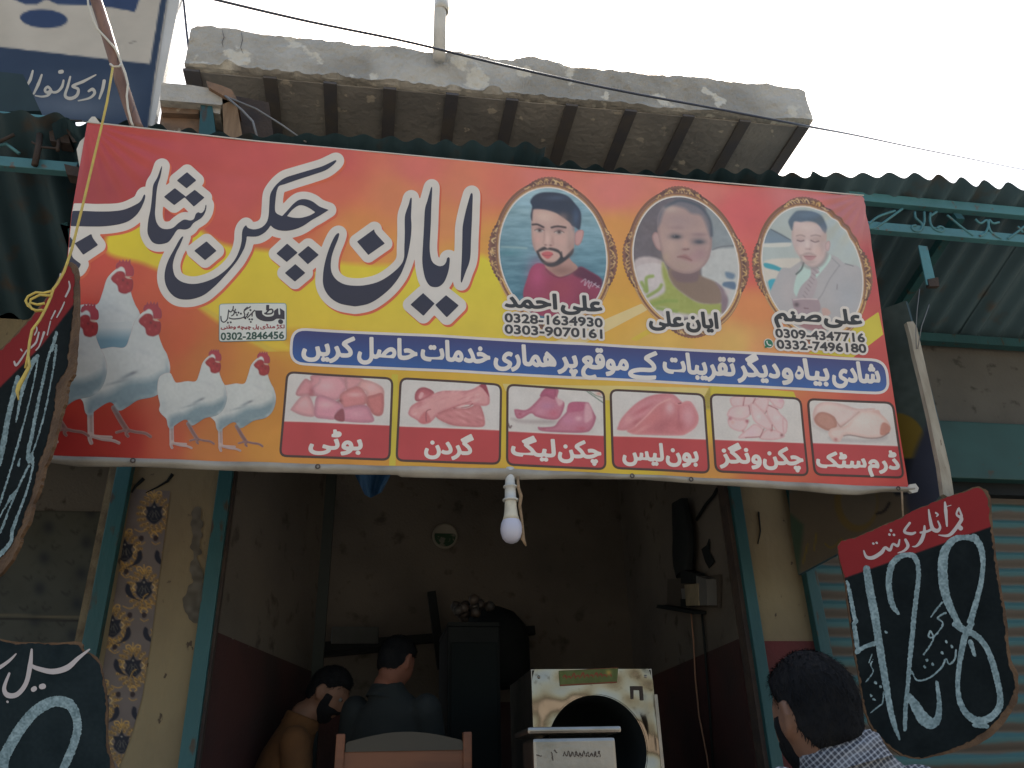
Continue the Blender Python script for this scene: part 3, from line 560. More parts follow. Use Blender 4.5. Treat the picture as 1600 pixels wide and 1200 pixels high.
    for q in ([(1100,330),(1160,290),(1140,370)],[(1150,370),(1200,310),(1190,390)],[(1205,340),(1240,330),(1200,410)],[(1240,385),(1290,340)],[(1260,350),(1330,400)],[(1290,400),(1330,370)]): p.stroke(Q1b(q), 1.1, (204,192,202), .6)
def por2(p):
    p.C[:] = (112, 104, 110); p.poly(Q2([(180,930),(540,960),(560,1400),(150,1400)]), (190,176,176), 2)
    p.poly(Q2([(1100,100),(1500,300),(1500,800),(1120,800)]), (142,148,152), 2); p.poly(Q2([(1060,850),(1400,780),(1500,800),(1500,1700),(1050,1300)]), (190,190,188), 2); p.stroke(Q2([(1150,800),(1250,765),(1420,750)]), 2, (120,120,124), 1)
    p.poly(Q2b([(200,140),(500,100),(650,300),(900,500),(1250,580),(1300,640),(1250,760),(400,720),(250,420)]), (200,190,190), 1.5)
    p.poly(Q2b([(520,80),(580,180),(640,330),(800,480),(1000,590),(1250,590),(1300,660),(1200,720),(800,720),(560,640),(400,640),(360,560),(480,500),(560,420),(520,220)]), (160,166,92), 2.5); p.grain(9, 5, 3)
    for q in ([(260,330),(320,440),(300,420)],[(330,430),(320,280),(400,250)],[(340,500),(470,420),(510,360)],[(400,600),(560,560),(700,560)],[(460,650),(700,690)]): p.stroke(Q2b(q), 5, (142,160,84), 1.5, .9)
    p.poly(Q2b([(640,330),(620,150),(960,150),(990,240),(1180,330),(1260,460),(1250,590),(1000,590),(800,480)]), (140,118,104), 2.0); p.poly(Q2b([(630,180),(800,190),(960,170),(960,300),(860,330),(700,310)]), (126,104,106), 2.5)
    p.poly(Q2b([(1180,330),(1290,420),(1340,560),(1300,700),(1250,700),(1250,460)]), (136,116,124), 2); p.poly(Q2b([(1290,330),(1420,330),(1420,420),(1280,380)]), (96,116,140), 1.5); p.poly(Q2b([(1310,200),(1420,230),(1400,290),(1320,270)]), (112,130,150), 2); p.blob(*Q2b([(1330,450)])[0], 5, 6, (196,180,180), .7)
    p.poly(Q2([(390,640),(420,590),(470,610),(500,700),(500,810),(450,790),(410,720)]), (182,152,150), .9, edge=(150,112,112), ew=3)
    p.poly(Q2([(460,600),(455,420),(500,310),(600,240),(740,210),(900,240),(1030,330),(1110,450),(1140,620),(1130,800),(1080,950),(980,1050),(860,1100),(720,1080),(600,1010),(540,930),(500,790)]), (178,150,144), 1.0, edge=(152,126,126), ew=5)
    p.poly(Q2([(455,520),(460,380),(520,280),(640,215),(720,185),(860,200),(1000,270),(1100,400),(1140,560),(1130,660),(1090,560),(1050,450),(990,370),(880,350),(800,290),(680,260),(600,270),(540,330),(510,400),(490,470)]), (112,112,122), 3.0, .85); p.stroke(Q2([(560,270),(640,225),(740,190),(880,215),(1020,290),(1120,450),(1138,620)]), 3.5, (80,88,100), 2, .9)
    head_shade(p, Q2, [(620,300,90,40,(196,178,166),.6),(680,640,80,38,(92,90,98),.75),(690,645,48,20,(48,50,58),.85),(975,695,90,44,(104,98,108),.75),(985,705,56,20,(66,70,80),.75),(668,634,7,6,(170,168,170),.7),(700,530,100,26,(146,120,124),.5),(980,610,100,24,(130,108,116),.5),(620,780,90,90,(198,170,160),.6),(810,730,46,60,(196,160,150),.6),(800,800,34,14,(122,84,86),.7),(840,795,16,10,(96,66,70),.6),(900,900,80,70,(172,132,136),.5),(760,1010,160,60,(176,152,140),.5),(1000,850,90,80,(160,124,132),.5),(760,440,200,80,(166,142,142),.6),(560,900,50,60,(188,168,140),.4)])
    p.poly(Q2([(710,892),(760,872),(815,865),(885,925),(870,945),(800,925),(740,905)]), (160,116,116), 1.8, .8); p.stroke(Q2([(705,895),(790,897),(885,935)]), .8, (122,84,88), 1.2, .7)
def por3(p):
    p.C[:] = (178, 186, 184); p.poly(Q3([(270,470),(510,600),(480,640),(190,640),(200,560)]), (126,142,156), 1.5); p.stroke(Q3([(270,470),(400,540),(515,605)]), 1.6, (104,112,120)); p.poly(Q3([(190,650),(500,640),(480,690),(190,690)]), (206,204,196), 1)
    p.poly(Q3([(190,870),(540,830),(660,860),(600,1000),(400,1100),(190,1100)]), (208,200,190), 1.5); p.poly(Q3([(190,890),(300,910),(420,960),(500,970),(430,1005),(330,980),(200,945)]), (74,156,172), 1); p.poly(Q3b([(160,155),(280,145),(270,320),(210,320)]), (70,164,186), 1); p.blob(*Q3([(1250,500)])[0], 14, 40, (188,194,190), .6)
    p.poly(Q3([(370,1010),(520,950),(660,870),(760,940),(900,930),(1000,800),(1100,820),(1200,900),(1400,980),(1450,1500),(1200,1700),(250,1600)]), (176,172,174), 1.0); p.blob(*Q3b([(420,300)])[0], 14, 26, (186,176,176), .6); p.blob(*Q3b([(1150,350)])[0], 20, 28, (168,170,176), .7)
    p.stroke(Q3([(1130,920),(1000,1100),(900,1300),(790,1400)]), 1.1, (142,138,144), 1); p.stroke(Q3([(1030,830),(1110,900),(1130,930)]), 1.2, (146,146,150), 1); p.stroke(Q3b([(1020,200),(1015,260)]), 1.6, (140,134,140)); p.stroke(Q3([(1200,900),(1300,930)]), 1, (110,110,116))
    p.poly(Q3([(600,1030),(680,900),(760,950),(900,930),(1000,790),(1010,860),(860,1050),(800,1130),(660,1320),(560,1250)]), (186,206,200), 1.0); p.stroke(Q3([(590,1030),(650,970),(680,890)]), 2.6, (96,104,104), 1)
    p.poly(Q3([(770,950),(830,950),(875,1010),(820,1050),(850,1150),(760,1380),(600,1370),(640,1200),(760,1060)]), (176,164,168), .9)
    for i in range(9): p.stroke(Q3b([(720 - i * 18 + 20, -30 + i * 45), (790 - i * 20, 10 + i * 45)]), 1.3, (146,130,136), .8, .8)
    p.poly(Q3([(530,480),(560,380),(700,375),(860,400),(950,500),(970,640),(960,780),(900,900),(820,945),(740,930),(660,860),(590,760),(540,640)]), (204,182,178), 1.0, edge=(186,164,162), ew=4)
    p.poly(Q3([(955,650),(1000,610),(1015,660),(990,740),(955,720)]), (200,172,168), .8, edge=(170,136,136), ew=2)
    p.poly(Q3([(485,370),(540,290),(600,245),(720,240),(820,260),(920,330),(965,430),(950,520),(920,500),(880,430),(820,390),(720,375),(640,385),(560,380),(540,440),(530,490),(500,440)]), (92,106,122), 1.4); p.blob(*Q3([(720,290)])[0], 20, 6, (110,126,142), .6)
    p.poly(Q3([(640,800),(660,880),(740,945),(840,930),(930,850),(960,760),(980,800),(930,900),(840,960),(740,960),(660,900)]), (146,134,134), 3, .8)
    head_shade(p, Q3, [(640,590,70,30,(172,146,142),.5),(825,595,75,30,(172,146,142),.5),(770,690,18,60,(184,158,152),.5),(905,700,40,110,(168,144,142),.5),(720,450,100,40,(220,202,196),.5),(590,680,30,90,(184,160,156),.4),(760,880,70,30,(160,140,138),.4)])
    p.stroke(Q3([(590,555),(640,545),(690,560)]), 1.6, (150,126,126), 1, .8); p.stroke(Q3([(770,555),(830,545),(890,560)]), 1.6, (150,126,126), 1, .8); p.stroke(Q3([(600,610),(640,622),(680,612)]), 1.8, (120,96,98), 1); p.stroke(Q3([(770,610),(820,632),(870,618)]), 1.6, (124,100,102), 1)
    p.poly(Q3([(655,800),(700,772),(760,768),(825,797),(820,806),(740,786)]), (156,132,130), 2.0, .8); p.poly(Q3([(680,810),(750,800),(830,815),(780,860),(720,855)]), (184,140,142), 1); p.stroke(Q3([(680,810),(760,815),(830,812)]), .9, (140,100,104), .8); p.blob(*Q3([(715,720)])[0], 2.5, 1.6, (160,124,124), .7); p.blob(*Q3([(750,722)])[0], 2.2, 1.6, (156,120,120), .7)
    head_shade(p, Q3, [(720,660,26,60,(216,198,190),.6),(640,720,60,60,(212,186,178),.5),(860,740,70,80,(206,172,160),.5),(930,580,30,120,(186,164,162),.6)])
    p.poly(Q3b([(460,400),(490,380),(760,385),(800,420),(810,520),(700,560),(520,560)]), (164,144,150), .8); p.stroke(Q3b([(475,390),(600,378),(770,384)]), 1.6, (206,190,190), .8); p.blob(*Q3b([(515,450)])[0], 4, 3.4, (92,78,84), .9); p.stroke(Q3b([(610,492),(660,498)]), 1.6, (124,98,106)); p.poly(Q3b([(830,500),(900,500),(940,560),(860,600)]), (196,164,156), 1); p.poly(Q3b([(550,680),(900,690),(860,780),(640,760)]), (160,120,124), 2)
for i, (c, a, b, fn) in enumerate((((864, 398), 83, 104.5, por1), ((1071.5, 409.5), 81, 101, por2), ((1269, 424), 77, 99, por3))):
    k = leanx(c[0]) * 1.0; sc = a / 83.0
    bx = (c[0] - a * 1.32, c[1] - b * 1.25, c[0] + a * 1.32, c[1] + b * 1.25)
    fr = Field(*bx, 1.2).poly(oval(c, a + 10.5 * sc, b + 12 * sc, k), False, mg=60)
    pf = Paint(*bx, 0.8, (150, 104, 84))
    for w_, col in ((10.5, (150,108,80)), (9.6, (122,84,68)), (7.5, (150,114,98)), (5.6, (108,72,62)), (4.6, (206,160,98)), (3.6, (120,80,70)), (2.8, (216,170,110))): pf.poly(oval(c, a + w_ * sc, b + (w_ * 1.1) * sc, k), col, .7, smooth=False)
    n = 0; orn = []
    for t in np.arange(0, 2 * math.pi, 0.052):          # gilt scrollwork on the four sides of the frame
        d = abs(((t + math.pi / 4) % (math.pi / 2)) - math.pi / 4)
        if d < 0.44:
            orn.append(t)
    f_or = fr.grown(0); f_or.D = fr.D.copy()
    def ring(t, e): return (c[0] + (a + e * sc) * math.cos(t) + k * (b + e * sc) * math.sin(t), c[1] + 0.052 * a * math.cos(t) + (b + e * sc) * math.sin(t))
    for t in orn:
        e = 15.5 - 9 * (abs(((t + math.pi / 4) % (math.pi / 2)) - math.pi / 4) / 0.44) ** 2; pts = [ring(t, 7), ring(t + .01, e)]
        f_or.stroke(pts, 6 * sc)
    for j, t in enumerate(orn):
        e = 15 - 8 * (abs(((t + math.pi / 4) % (math.pi / 2)) - math.pi / 4) / 0.44) ** 2; q = ring(t, 9); q2 = ring(t + .025, e); q3 = ring(t + 0.05, 10)
        pf.blob(*ring(t, 11), 4.2, 4.2, (92, 64, 62), .55)
    for j, t in enumerate(orn):
        e = 15 - 8 * (abs(((t + math.pi / 4) % (math.pi / 2)) - math.pi / 4) / 0.44) ** 2
        sg_ = random.choice((-1, 1)); pf.stroke([ring(t + random.uniform(-.02, .02), 7.5), ring(t + .03 * sg_, e - random.uniform(0, 3)), ring(t + .06 * sg_, e * random.uniform(.5, .8) + 2)], random.uniform(1.0, 1.9), random.choice([(224,186,120), (212,172,112), (232,200,146)]), .6, .9)
        if j % 2: pf.blob(*ring(t + .02, 10.5), 1.4, 1.4, (70, 48, 50), .9)
    for t0, t1 in ((.13, .37), (.63, .87)):
        for e_, col in ((9.5, (226,188,126)), (6.2, (120,72,52)), (4.2, (232,188,116))): pf.stroke([ring(t * math.pi, e_) for t in np.linspace(t0, t1, 14)], 1.6, col, .6, .9)
    pf.poly(oval(c, a + 2.2, b + 2.2, k), (216, 208, 204), .5, smooth=False)
    ink('gilt_frame', f_or, BS, 0.0008, pf, ink_m, banner)
    pp = Paint(*bx, 0.7); fn(pp); pp.grain(4, 1.5, 9)
    ink('portrait', Field(*bx, 1.2).poly(oval(c, a, b, k), False, mg=60), BS, 0.0012, pp, ink_m, banner)
# ---- names and telephone numbers
for nm, tel in (([('احمد', 788.5, 870.5, 480.3, 484.5, 25, .03), ('علی', 875.5, 941, 485.4, 488.4, 25, .03)], [('0328-1634930', 788.5, 941.5, 503.8, 512.6, 14.8), ('0303-9070161', 788.5, 941, 521.5, 530.2, 14.8)]),
                ([('علی', 1014, 1069, 509.3, 511.6, 25, .08), ('ایان', 1072, 1122.5, 511.8, 514.4, 26, .08)], []),
                ([('صنم', 1209, 1284, 501.5, 505.2, 23, .12), ('علی', 1287, 1347.5, 505.2, 508.4, 24, .12)], [('0309-4347716', 1211.5, 1352, 527.8, 535.2, 14.4), ('0332-7496180', 1213.5, 1354.5, 545.2, 551.6, 14.4)])):
    bx = (nm[0][1] - 22, 440, nm[-1][2] + 30, 575); u = Field(*bx, 0.6); tot = None
    for s_, x0, x1, y0, y1, H, ln in nm: word(u, s_, x0, x1, y0, y1, H, 1.5, ln)
    o_ = u.grown(4.2)
    for s_, x0, x1, y0, y1, H in tel:
        g = Field(*bx, 0.6); word(g, s_, x0, x1, y0, y1, H, 0.75, leanx((x0 + x1) / 2), latin=True); o_.D = np.minimum(o_.D, g.D - 3.3)
        ink('telephone_number', g, BS, 0.003, (60, 58, 62), ink_m, banner)
    ink('name_outline', o_, BS, 0.0024, (212, 204, 198), ink_m, banner); ink('name_lettering', u, BS, 0.003, (52, 52, 56), ink_m, banner)
flat('messenger_icon_ring', oval((1200.5, 537), 7.6, 7.6, 0.1), (214, 206, 200), 0.0024, st=.7)
q = Field(1190, 527, 1212, 548, 0.6).poly(oval((1200.5, 537), 6.4, 6.4, .1), False); q.poly([(1195, 540), (1194, 544.5), (1199, 543)], False); ink('messenger_icon', q, BS, 0.003, (44, 112, 84), ink_m, banner)
q = Field(1190, 527, 1212, 548, 0.5).stroke([(1197.6, 534, 2.0), (1198.2, 537, 1.4), (1200.6, 539.6, 1.4), (1203.6, 540, 2.2)]); ink('handset_glyph', q, BS, 0.0036, (220, 220, 214), ink_m, banner)
# ---- printer's credit
def QP(p): return Z(p, 12.3, 330, 465)
c4 = QP([(155, 125), (1450, 112), (1450, 835), (150, 855)])
f = Field(338, 470, 452, 538, 0.8).poly(rrect(c4, 5), False); ink('credit_border', f, BS, 0.0024, (92, 140, 146), ink_m, banner); ink('credit_plate', f.grown(-1.0), BS, 0.003, (206, 206, 200), ink_m, banner)
f = Field(338, 470, 452, 538, 0.5)
f.poly(QP([(850,262,1),(985,262,1),(990,330),(1060,378),(1160,375),(1210,340),(1215,270),(1290,212,1),(1300,330),(1330,330),(1320,212,1),(1412,270,1),(1415,430,1),(1270,420),(1180,465),(1030,468),(920,430),(865,370)]), True)
f.poly(QP(oval((1338, 475), 48, 46, 0)), False); f.poly(QP(sharp([(1062,155),(1120,155),(1118,260),(1060,262)])), False); f.stroke(QP([(1035,318),(1080,330),(1160,320),(1190,280),(1170,240),(1120,250),(1060,310)]), 2.4)
for q in ([(190,370),(200,450),(250,480),(310,430),(330,330),(340,250)],[(345,265),(380,285),(420,240),(430,180)],[(430,260),(450,290),(430,340),(395,360)],[(470,235),(440,330)],[(350,400),(430,420),(600,400),(650,350),(640,270),(760,190)],[(640,250),(700,200)],[(640,400),(690,370),(720,300)],[(700,400),(760,340),(830,270)],[(790,370),(800,300),(840,260)]): f.stroke(QP(q), 1.8)
for q in ((325,490),(380,485),(480,300),(530,300),(500,345),(760,255),(740,430),(790,430),(765,480),(575,320),(660,410),(700,340)): f.poly(QP(oval(q, 20, 20, 0, 10)), False)
ink('credit_lettering', f, BS, 0.0036, (54, 48, 56), ink_m, banner)
f = Field(338, 470, 452, 538, 0.45)
for s_, x0, x1 in (('لکڑ',1250,1415),('منڈی',945,1235),('پل',800,925),('چیچہ',505,775),('وطنی',185,480)): (xa, ya), (xb, yb) = QP([(x0, 606), (x1, 604)]); word(f, s_.replace('ہ', 'ه'), xa, xb, ya, yb, 6.2, .35)
ink('credit_lettering', f, BS, 0.0036, (140, 52, 60), ink_m, banner)
f = Field(338, 470, 452, 538, 0.45); (xa, ya), (xb, yb) = QP([(186, 824), (1405, 806)]); word(f, '0302-2846456', xa, xb, ya, yb, 11.8, .5, 0, latin=True); ink('credit_lettering', f, BS, 0.0036, (48, 76, 66), ink_m, banner)
# ---- five white hens
def K(p): return Z(p, 7.06, 230, 540)
HB = [(690,110),(640,150),(605,200),(575,300),(535,390),(440,390),(350,405),(310,400),(280,345),(252,300),(190,305),(130,350),(110,460),(120,560),(140,650),(130,710),(160,760),(210,810),(225,880),(245,912),(292,905),(300,885),(420,815),(490,880),(560,850),(640,800),(770,768),(850,690),(885,560),(862,450),(830,390),(798,300),(790,200),(750,110)]
COMB = [(680,110),(685,70),(700,60),(708,35,1),(722,60),(735,30,1),(748,58),(765,30,1),(770,62),(792,30,1),(795,75),(815,100),(820,150),(805,172),(760,170),(745,120)]
FACE = [(645,180),(690,130),(740,140),(760,180),(800,185),(815,220),(805,280),(770,300),(745,305),(705,290),(690,240),(655,210)]
LEG = [([(268,880),(270,980),(272,1070)], 7.0), ([(272,1060),(262,1090),(275,1128)], 4.5), ([(275,1072),(340,1080),(430,1085)], 3.2), ([(275,1075),(360,1100),(440,1110),(490,1130)], 3.4), ([(450,860),(500,950),(555,1035)], 6.0), ([(560,1030),(520,1035),(470,1048)], 3.0), ([(555,1035),(545,1060),(560,1078)], 3.4), ([(560,1030),(620,1045),(690,1055),(735,1082)], 3.4)]
def hen(tx, ty, sc, off, legs=True, clip=None):
    T = lambda pts: [((x - 330) * sc + tx, (y - 700) * sc + ty) + tuple(r) for x, y, *r in K(pts)]
    B = T(HB); a = np.array([q[:2] for q in B + (T(LEG[3][0]) + T(LEG[7][0]) if legs else []) + T(COMB)])
    bx = [a[:, 0].min() - 6, a[:, 1].min() - 4, a[:, 0].max() + 6, a[:, 1].max() + 6]
    f = Field(*bx, 1.3).poly(B); f.poly(T(COMB)); f.poly(T(FACE))
    p = Paint(*bx, 0.9, (178, 150, 146))
    if legs:
        for q, w_ in LEG: f.stroke(T(q), w_ * sc)
        for j, (q, w_) in enumerate(LEG):
            p.stroke(T(q), w_ * sc, (186, 162, 156) if j < 4 else (142, 104, 98), .8); p.stroke([(x + .8, y + .8 * sc) for x, y, *_ in T(q)], w_ * sc * .4, (142, 112, 108) if j < 4 else (104, 74, 72), .9, .6)
    p.poly(B, (196, 197, 193), .8)
    p.poly(T([(250,800),(330,760),(420,740),(560,660),(720,640),(850,580),(880,600),(850,690),(770,770),(640,800),(560,850),(490,880),(440,840),(300,890),(245,910)]), (120, 140, 148), 5 * sc, .9)
    for x, y, rx, ry, c, al, ro in ((560,610,70,14,(128,136,142),.8,-.45),(480,660,90,10,(140,148,152),.7,-.25),(600,590,26,10,(112,112,116),.7,-.3),(330,800,60,30,(136,148,156),.6,-.4),(640,820,120,26,(92,112,120),.7,-.25),(860,580,16,90,(150,160,166),.7,0),(250,500,120,110,(206,206,200),.6,0),(700,450,90,90,(208,206,202),.5,0),(690,430,70,20,(178,180,180),.4,.4),(800,740,26,18,(190,194,194),.6,0),(180,650,30,60,(176,180,180),.4,0),(430,820,40,12,(100,116,124),.6,-.4),(270,880,22,26,(120,132,142),.7,0)):
        (a_, b_), = T([(x, y)]); p.blob(a_, b_, rx / 7 * sc, ry / 7 * sc, c, al, ro)
    p.grain(8, 3.0 * sc, 3)
    p.poly(T(COMB), (166, 62, 70), .7, edge=(146, 48, 58), ew=2); p.poly(T(FACE), (158, 52, 54), .8, edge=(128, 38, 42), ew=2.5)
    p.poly(T([(690,112),(720,95),(745,110),(750,140),(730,128),(690,135),(650,165),(640,150)]), (206, 204, 198), .7); p.poly(T([(750,172),(800,172),(812,182),(800,190),(765,186)]), (196, 170, 150), .7)
    for x, y, r, c in ((735,200,9,(96,40,44)),(770,225,10,(118,42,46)),(725,250,9,(184,76,76)),(775,260,9,(176,66,68)),(700,150,6,(180,84,80)),(690,195,8,(184,90,86))):
        (a_, b_), = T([(x, y)]); p.blob(a_, b_, r / 7 * sc, r / 6 * sc, c, .8)
    if clip is not None: h = Field(f.x0, f.y0, f.x0 + f.st * (f.nx - 2), f.y0 + f.st * (f.ny - 2), f.st); h.D = np.full(f.D.shape, 1e3); h.poly(clip, False, mg=500); f.D = np.maximum(f.D, h.D)
    ink('printed_hen', onsheet(f), BS, off, p, ink_m, banner)
hen(186, 624, 1.42, 0.0006, False, clip=[(100, 380), (280, 380), (280, 520), (240, 545), (130, 545), (100, 520)])
flat('hen_shadow', [(140, 506), (206, 502), (204, 548), (148, 548)], lambda x, y: np.array([192, 194, 191.]) * (1 - np.clip((y - 512) / 20, 0, 1))[:, None] + np.array([112, 142, 156.]) * np.clip((y - 512) / 20, 0, 1)[:, None], 0.00075)
hen(229.5, 692, 1.43, 0.0012)
hen(132, 690, 1.40, 0.0014)
hen(406, 704, 1.0, 0.0016)
hen(330, 700, 1.0, 0.0019)
# ---- hem, eyelets, folded corners
hem_m = mat('hem_cloth', (0.40, 0.37, 0.32), 0.75, c2=(0.27, 0.245, 0.205), scale=5, bump=0.1)
hx = np.array([70, 120, 200, 300, 400, 500, 560, 621, 623, 700, 800, 900, 1000, 1100, 1200, 1250, 1300, 1340, 1380, 1421, 1428]); ht = np.array([711, 713.5, 716, 719.5, 722.5, 726, 727.5, 729, 729, 731, 733.5, 738, 742.5, 747, 751.5, 754, 757, 759, 760, 761.5, 761])
hb = np.array([722, 729, 729.5, 733, 737.5, 740.5, 742, 743, 746, 748, 750.5, 748.5, 750, 757, 763, 767, 772, 774, 769, 769, 768])
xs = np.linspace(70, 1428, 240); tp = np.interp(xs, hx, ht) - 0.5; bo = np.interp(xs, hx, hb)
rows = []
for i, t in enumerate(np.linspace(0, 1, 7)): rows.append(BS.at(xs, tp + (bo - tp) * t, 0.0036 + 0.012 * math.sin(math.pi * min(1, t * 1.05)) + 0.003 * np.sin(xs * 0.05 + t * 3)))
rows.append(BS.at(xs, bo - 3, -0.012)); link('hem', grid_mesh(np.array(rows), 'hem', hem_m), banner)
dark_ring = mat('eyelet_metal', (0.12, 0.1, 0.09), 0.45, metal=0.6)
for ex, ey in ((210, 721), (497, 730.5), (985, 745), (1077, 750), (1400, 764)):
    c_ = BS.pt(ex, ey, 0.019); n_ = Vector(BS.n); a_ = n_.orthogonal().normalized(); b_ = n_.cross(a_)
    MB().tube([c_ + (a_ * math.cos(t) + b_ * math.sin(t)) * 0.007 for t in (2 * math.pi * k / 14 for k in range(15))], 0.0025, 6).build('eyelet', dark_ring, banner)
wh = mat('vinyl_edge', (0.6, 0.58, 0.54), 0.6, bump=0.1, bscale=20)
def flap(pts, th=0.004, off=-0.004):
    a = np.array(pts, float); P = [Vector(q) for q in BS.at(a[:, 0], a[:, 1], off)]
    MB().prism(P, Vector(BS.n) * -th).build('folded_corner', wh, banner)
flap([(137, 192), (139, 188), (144, 183), (149, 183), (156, 192), (150, 196)]); flap([(124, 262), (120, 234), (125, 222), (133, 213), (131, 240), (127, 250)]); flap([(1421, 757), (1429, 756), (1434, 763), (1432, 769), (1424, 771), (1416, 765)], 0.02, 0.012)
edge = np.array([(137, 192.5), (250, 205), (400, 220.5), (600, 238), (800, 257), (1000, 275), (1200, 293), (1349, 306)])
MB().tube([Vector(q) for q in BS.at(edge[:, 0], edge[:, 1], 0.001)], 0.0032, 6).build('top_edge', wh, banner)
# ================================================================== MATERIALS OF THE PLACE
M = {}
M['plaster'] = mat('cream_plaster', (0.235, 0.185, 0.105), 0.85, c2=(0.175, 0.135, 0.08), scale=2.4, lo=0.42, hi=0.62, c3=(0.07, 0.05, 0.035), scale3=26, lo3=0.66, hi3=0.70, bump=0.25, bscale=30, stretch=(1, 1, 0.6))
M['red_wash'] = mat('red_wall_paint', (0.115, 0.022, 0.022), 0.8, c2=(0.08, 0.02, 0.02), scale=3, c3=(0.2, 0.13, 0.1), scale3=16, lo3=0.70, hi3=0.73, bump=0.2)
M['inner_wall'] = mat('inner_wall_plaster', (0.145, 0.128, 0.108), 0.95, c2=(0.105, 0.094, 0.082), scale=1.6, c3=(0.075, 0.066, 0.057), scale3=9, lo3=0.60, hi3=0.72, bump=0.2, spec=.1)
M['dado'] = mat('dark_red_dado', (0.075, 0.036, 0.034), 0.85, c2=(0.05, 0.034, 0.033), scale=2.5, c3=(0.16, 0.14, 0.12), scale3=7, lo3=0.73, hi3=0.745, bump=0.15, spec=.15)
M['teal'] = mat('teal_paint', (0.022, 0.092, 0.10), 0.5, c2=(0.016, 0.066, 0.072), scale=4, c3=(0.05, 0.04, 0.028), scale3=26, lo3=0.60, hi3=0.66, bump=0.12, stretch=(1, 1, .3))
M['teal_light'] = mat('pale_teal_paint', (0.075, 0.22, 0.245), 0.5, c2=(0.06, 0.17, 0.19), scale=5, c3=(0.12, 0.10, 0.085), scale3=26, lo3=0.62, hi3=0.70, bump=0.08)
M['sheet'] = mat('painted_iron_sheet', (0.030, 0.066, 0.082), 0.55, c2=(0.021, 0.046, 0.058), scale=2.2, c3=(0.055, 0.044, 0.035), scale3=6, lo3=0.57, hi3=0.7, bump=0.05)
M['sheet_hazed'] = mat('haze_lightened_iron_sheet', (0.068, 0.118, 0.142), 0.5, c2=(0.048, 0.086, 0.104), scale=2.2, c3=(0.085, 0.07, 0.056), scale3=6, lo3=0.58, hi3=0.72, bump=0.05)  # lighter copy of the sheet paint, with backlit haze put into the colour
M['grime'] = mat('grimy_wall', (0.115, 0.108, 0.095), 0.9, c2=(0.085, 0.08, 0.072), scale=2, c3=(0.05, 0.045, 0.04), scale3=12, lo3=.6, hi3=.68, bump=.3)
M['rust'] = mat('rusty_iron', (0.04, 0.03, 0.027), 0.85, c2=(0.06, 0.042, 0.032), scale=12, bump=0.2)
M['concrete'] = mat('weathered_concrete', (0.48, 0.46, 0.42), 0.92, c2=(0.30, 0.285, 0.255), scale=2.6, lo=0.40, hi=0.62, c3=(0.58, 0.55, 0.48), scale3=6.5, lo3=0.61, hi3=0.64, bump=0.9, bscale=22)
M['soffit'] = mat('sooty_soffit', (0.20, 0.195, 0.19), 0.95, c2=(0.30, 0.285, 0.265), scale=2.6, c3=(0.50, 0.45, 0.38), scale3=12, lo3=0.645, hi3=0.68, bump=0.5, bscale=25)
M['girder'] = mat('girder_iron', (0.085, 0.085, 0.10), 0.7, c2=(0.11, 0.10, 0.095), scale=8, bump=0.1)
M['brick'] = mat('old_brick', (0.24, 0.15, 0.10), 0.95, c2=(0.13, 0.10, 0.08), scale=9, c3=(0.36, 0.31, 0.25), scale3=15, lo3=0.6, hi3=0.66, bump=0.6, bscale=26)
M['wood'] = mat('bare_timber', (0.26, 0.17, 0.10), 0.75, c2=(0.17, 0.105, 0.06), scale=7, bump=0.15, stretch=(6, 6, 0.7))
M['bamboo'] = mat('bamboo', (0.23, 0.125, 0.085), 0.5, c2=(0.15, 0.08, 0.058), scale=6, stretch=(3, 3, 0.5), c3=(0.1, 0.06, 0.05), scale3=22, lo3=0.62, hi3=0.7)
M['cord'] = mat('white_cord', (0.6, 0.57, 0.5), 0.8)
M['yellow'] = mat('yellow_cord', (0.58, 0.44, 0.10), 0.7, c2=(0.45, 0.34, 0.1), scale=30)
M['jute'] = mat('jute_rope', (0.30, 0.20, 0.12), 0.9, c2=(0.2, 0.14, 0.08), scale=60)
M['cable'] = mat('cable_sheath', (0.05, 0.06, 0.09), 0.5)
M['grey_cable'] = mat('grey_cable_sheath', (0.16, 0.16, 0.16), 0.6)
M['pvc'] = mat('white_pipe', (0.62, 0.62, 0.6), 0.45, c2=(0.5, 0.49, 0.45), scale=6)
M['ground'] = mat('dusty_street', (0.30, 0.265, 0.215), 0.95, c2=(0.24, 0.21, 0.17), scale=0.6, c3=(0.16, 0.145, 0.12), scale3=3, bump=0.3)
M['floor'] = mat('cement_floor', (0.2, 0.18, 0.16), 0.85, c2=(0.12, 0.11, 0.1), scale=2)
M['board'] = mat('painted_slate_board', (0.012, 0.022, 0.025), 0.6)
M['ply'] = mat('torn_plywood', (0.13, 0.075, 0.04), 0.9, c2=(0.08, 0.045, 0.025), scale=14, bump=0.4, bscale=70)
M['steel'] = mat('dented_steel', (0.36, 0.315, 0.26), 0.14, c2=(0.25, 0.21, 0.17), scale=3.4, lo=.4, hi=.62, detail=2.0, bump=1.0, bscale=6.5, bdetail=0.8, metal=1.0, c3=(.2, .165, .13), scale3=40, lo3=.6, hi3=.75)
M['brushed'] = mat('brushed_steel', (0.36, 0.33, 0.30), 0.34, c2=(0.27, 0.25, 0.22), scale=8, metal=1.0, bump=0.05)
M['black'] = mat('black_surface', (0.012, 0.015, 0.016), 0.75, c2=(0.017, 0.020, 0.021), scale=4, spec=.15)
M['chalk'] = print_mat('chalk_and_paint', 0.9, 0.1)
# ================================================================== GROUND
g = bpy.data.meshes.new('ground'); g.from_pydata([(-300, -300, 0), (300, -300, 0), (300, 300, 0), (-300, 300, 0)], [], [(0, 1, 2, 3)]); g.materials.append(M['ground'])
tag(link('ground', g, None, (0, 0, 0)), kind='structure')
tag(MB().box(-6, 8, 3.32, 6.4, 0.004, 0.75).build('plinth', M['floor']), kind='structure')
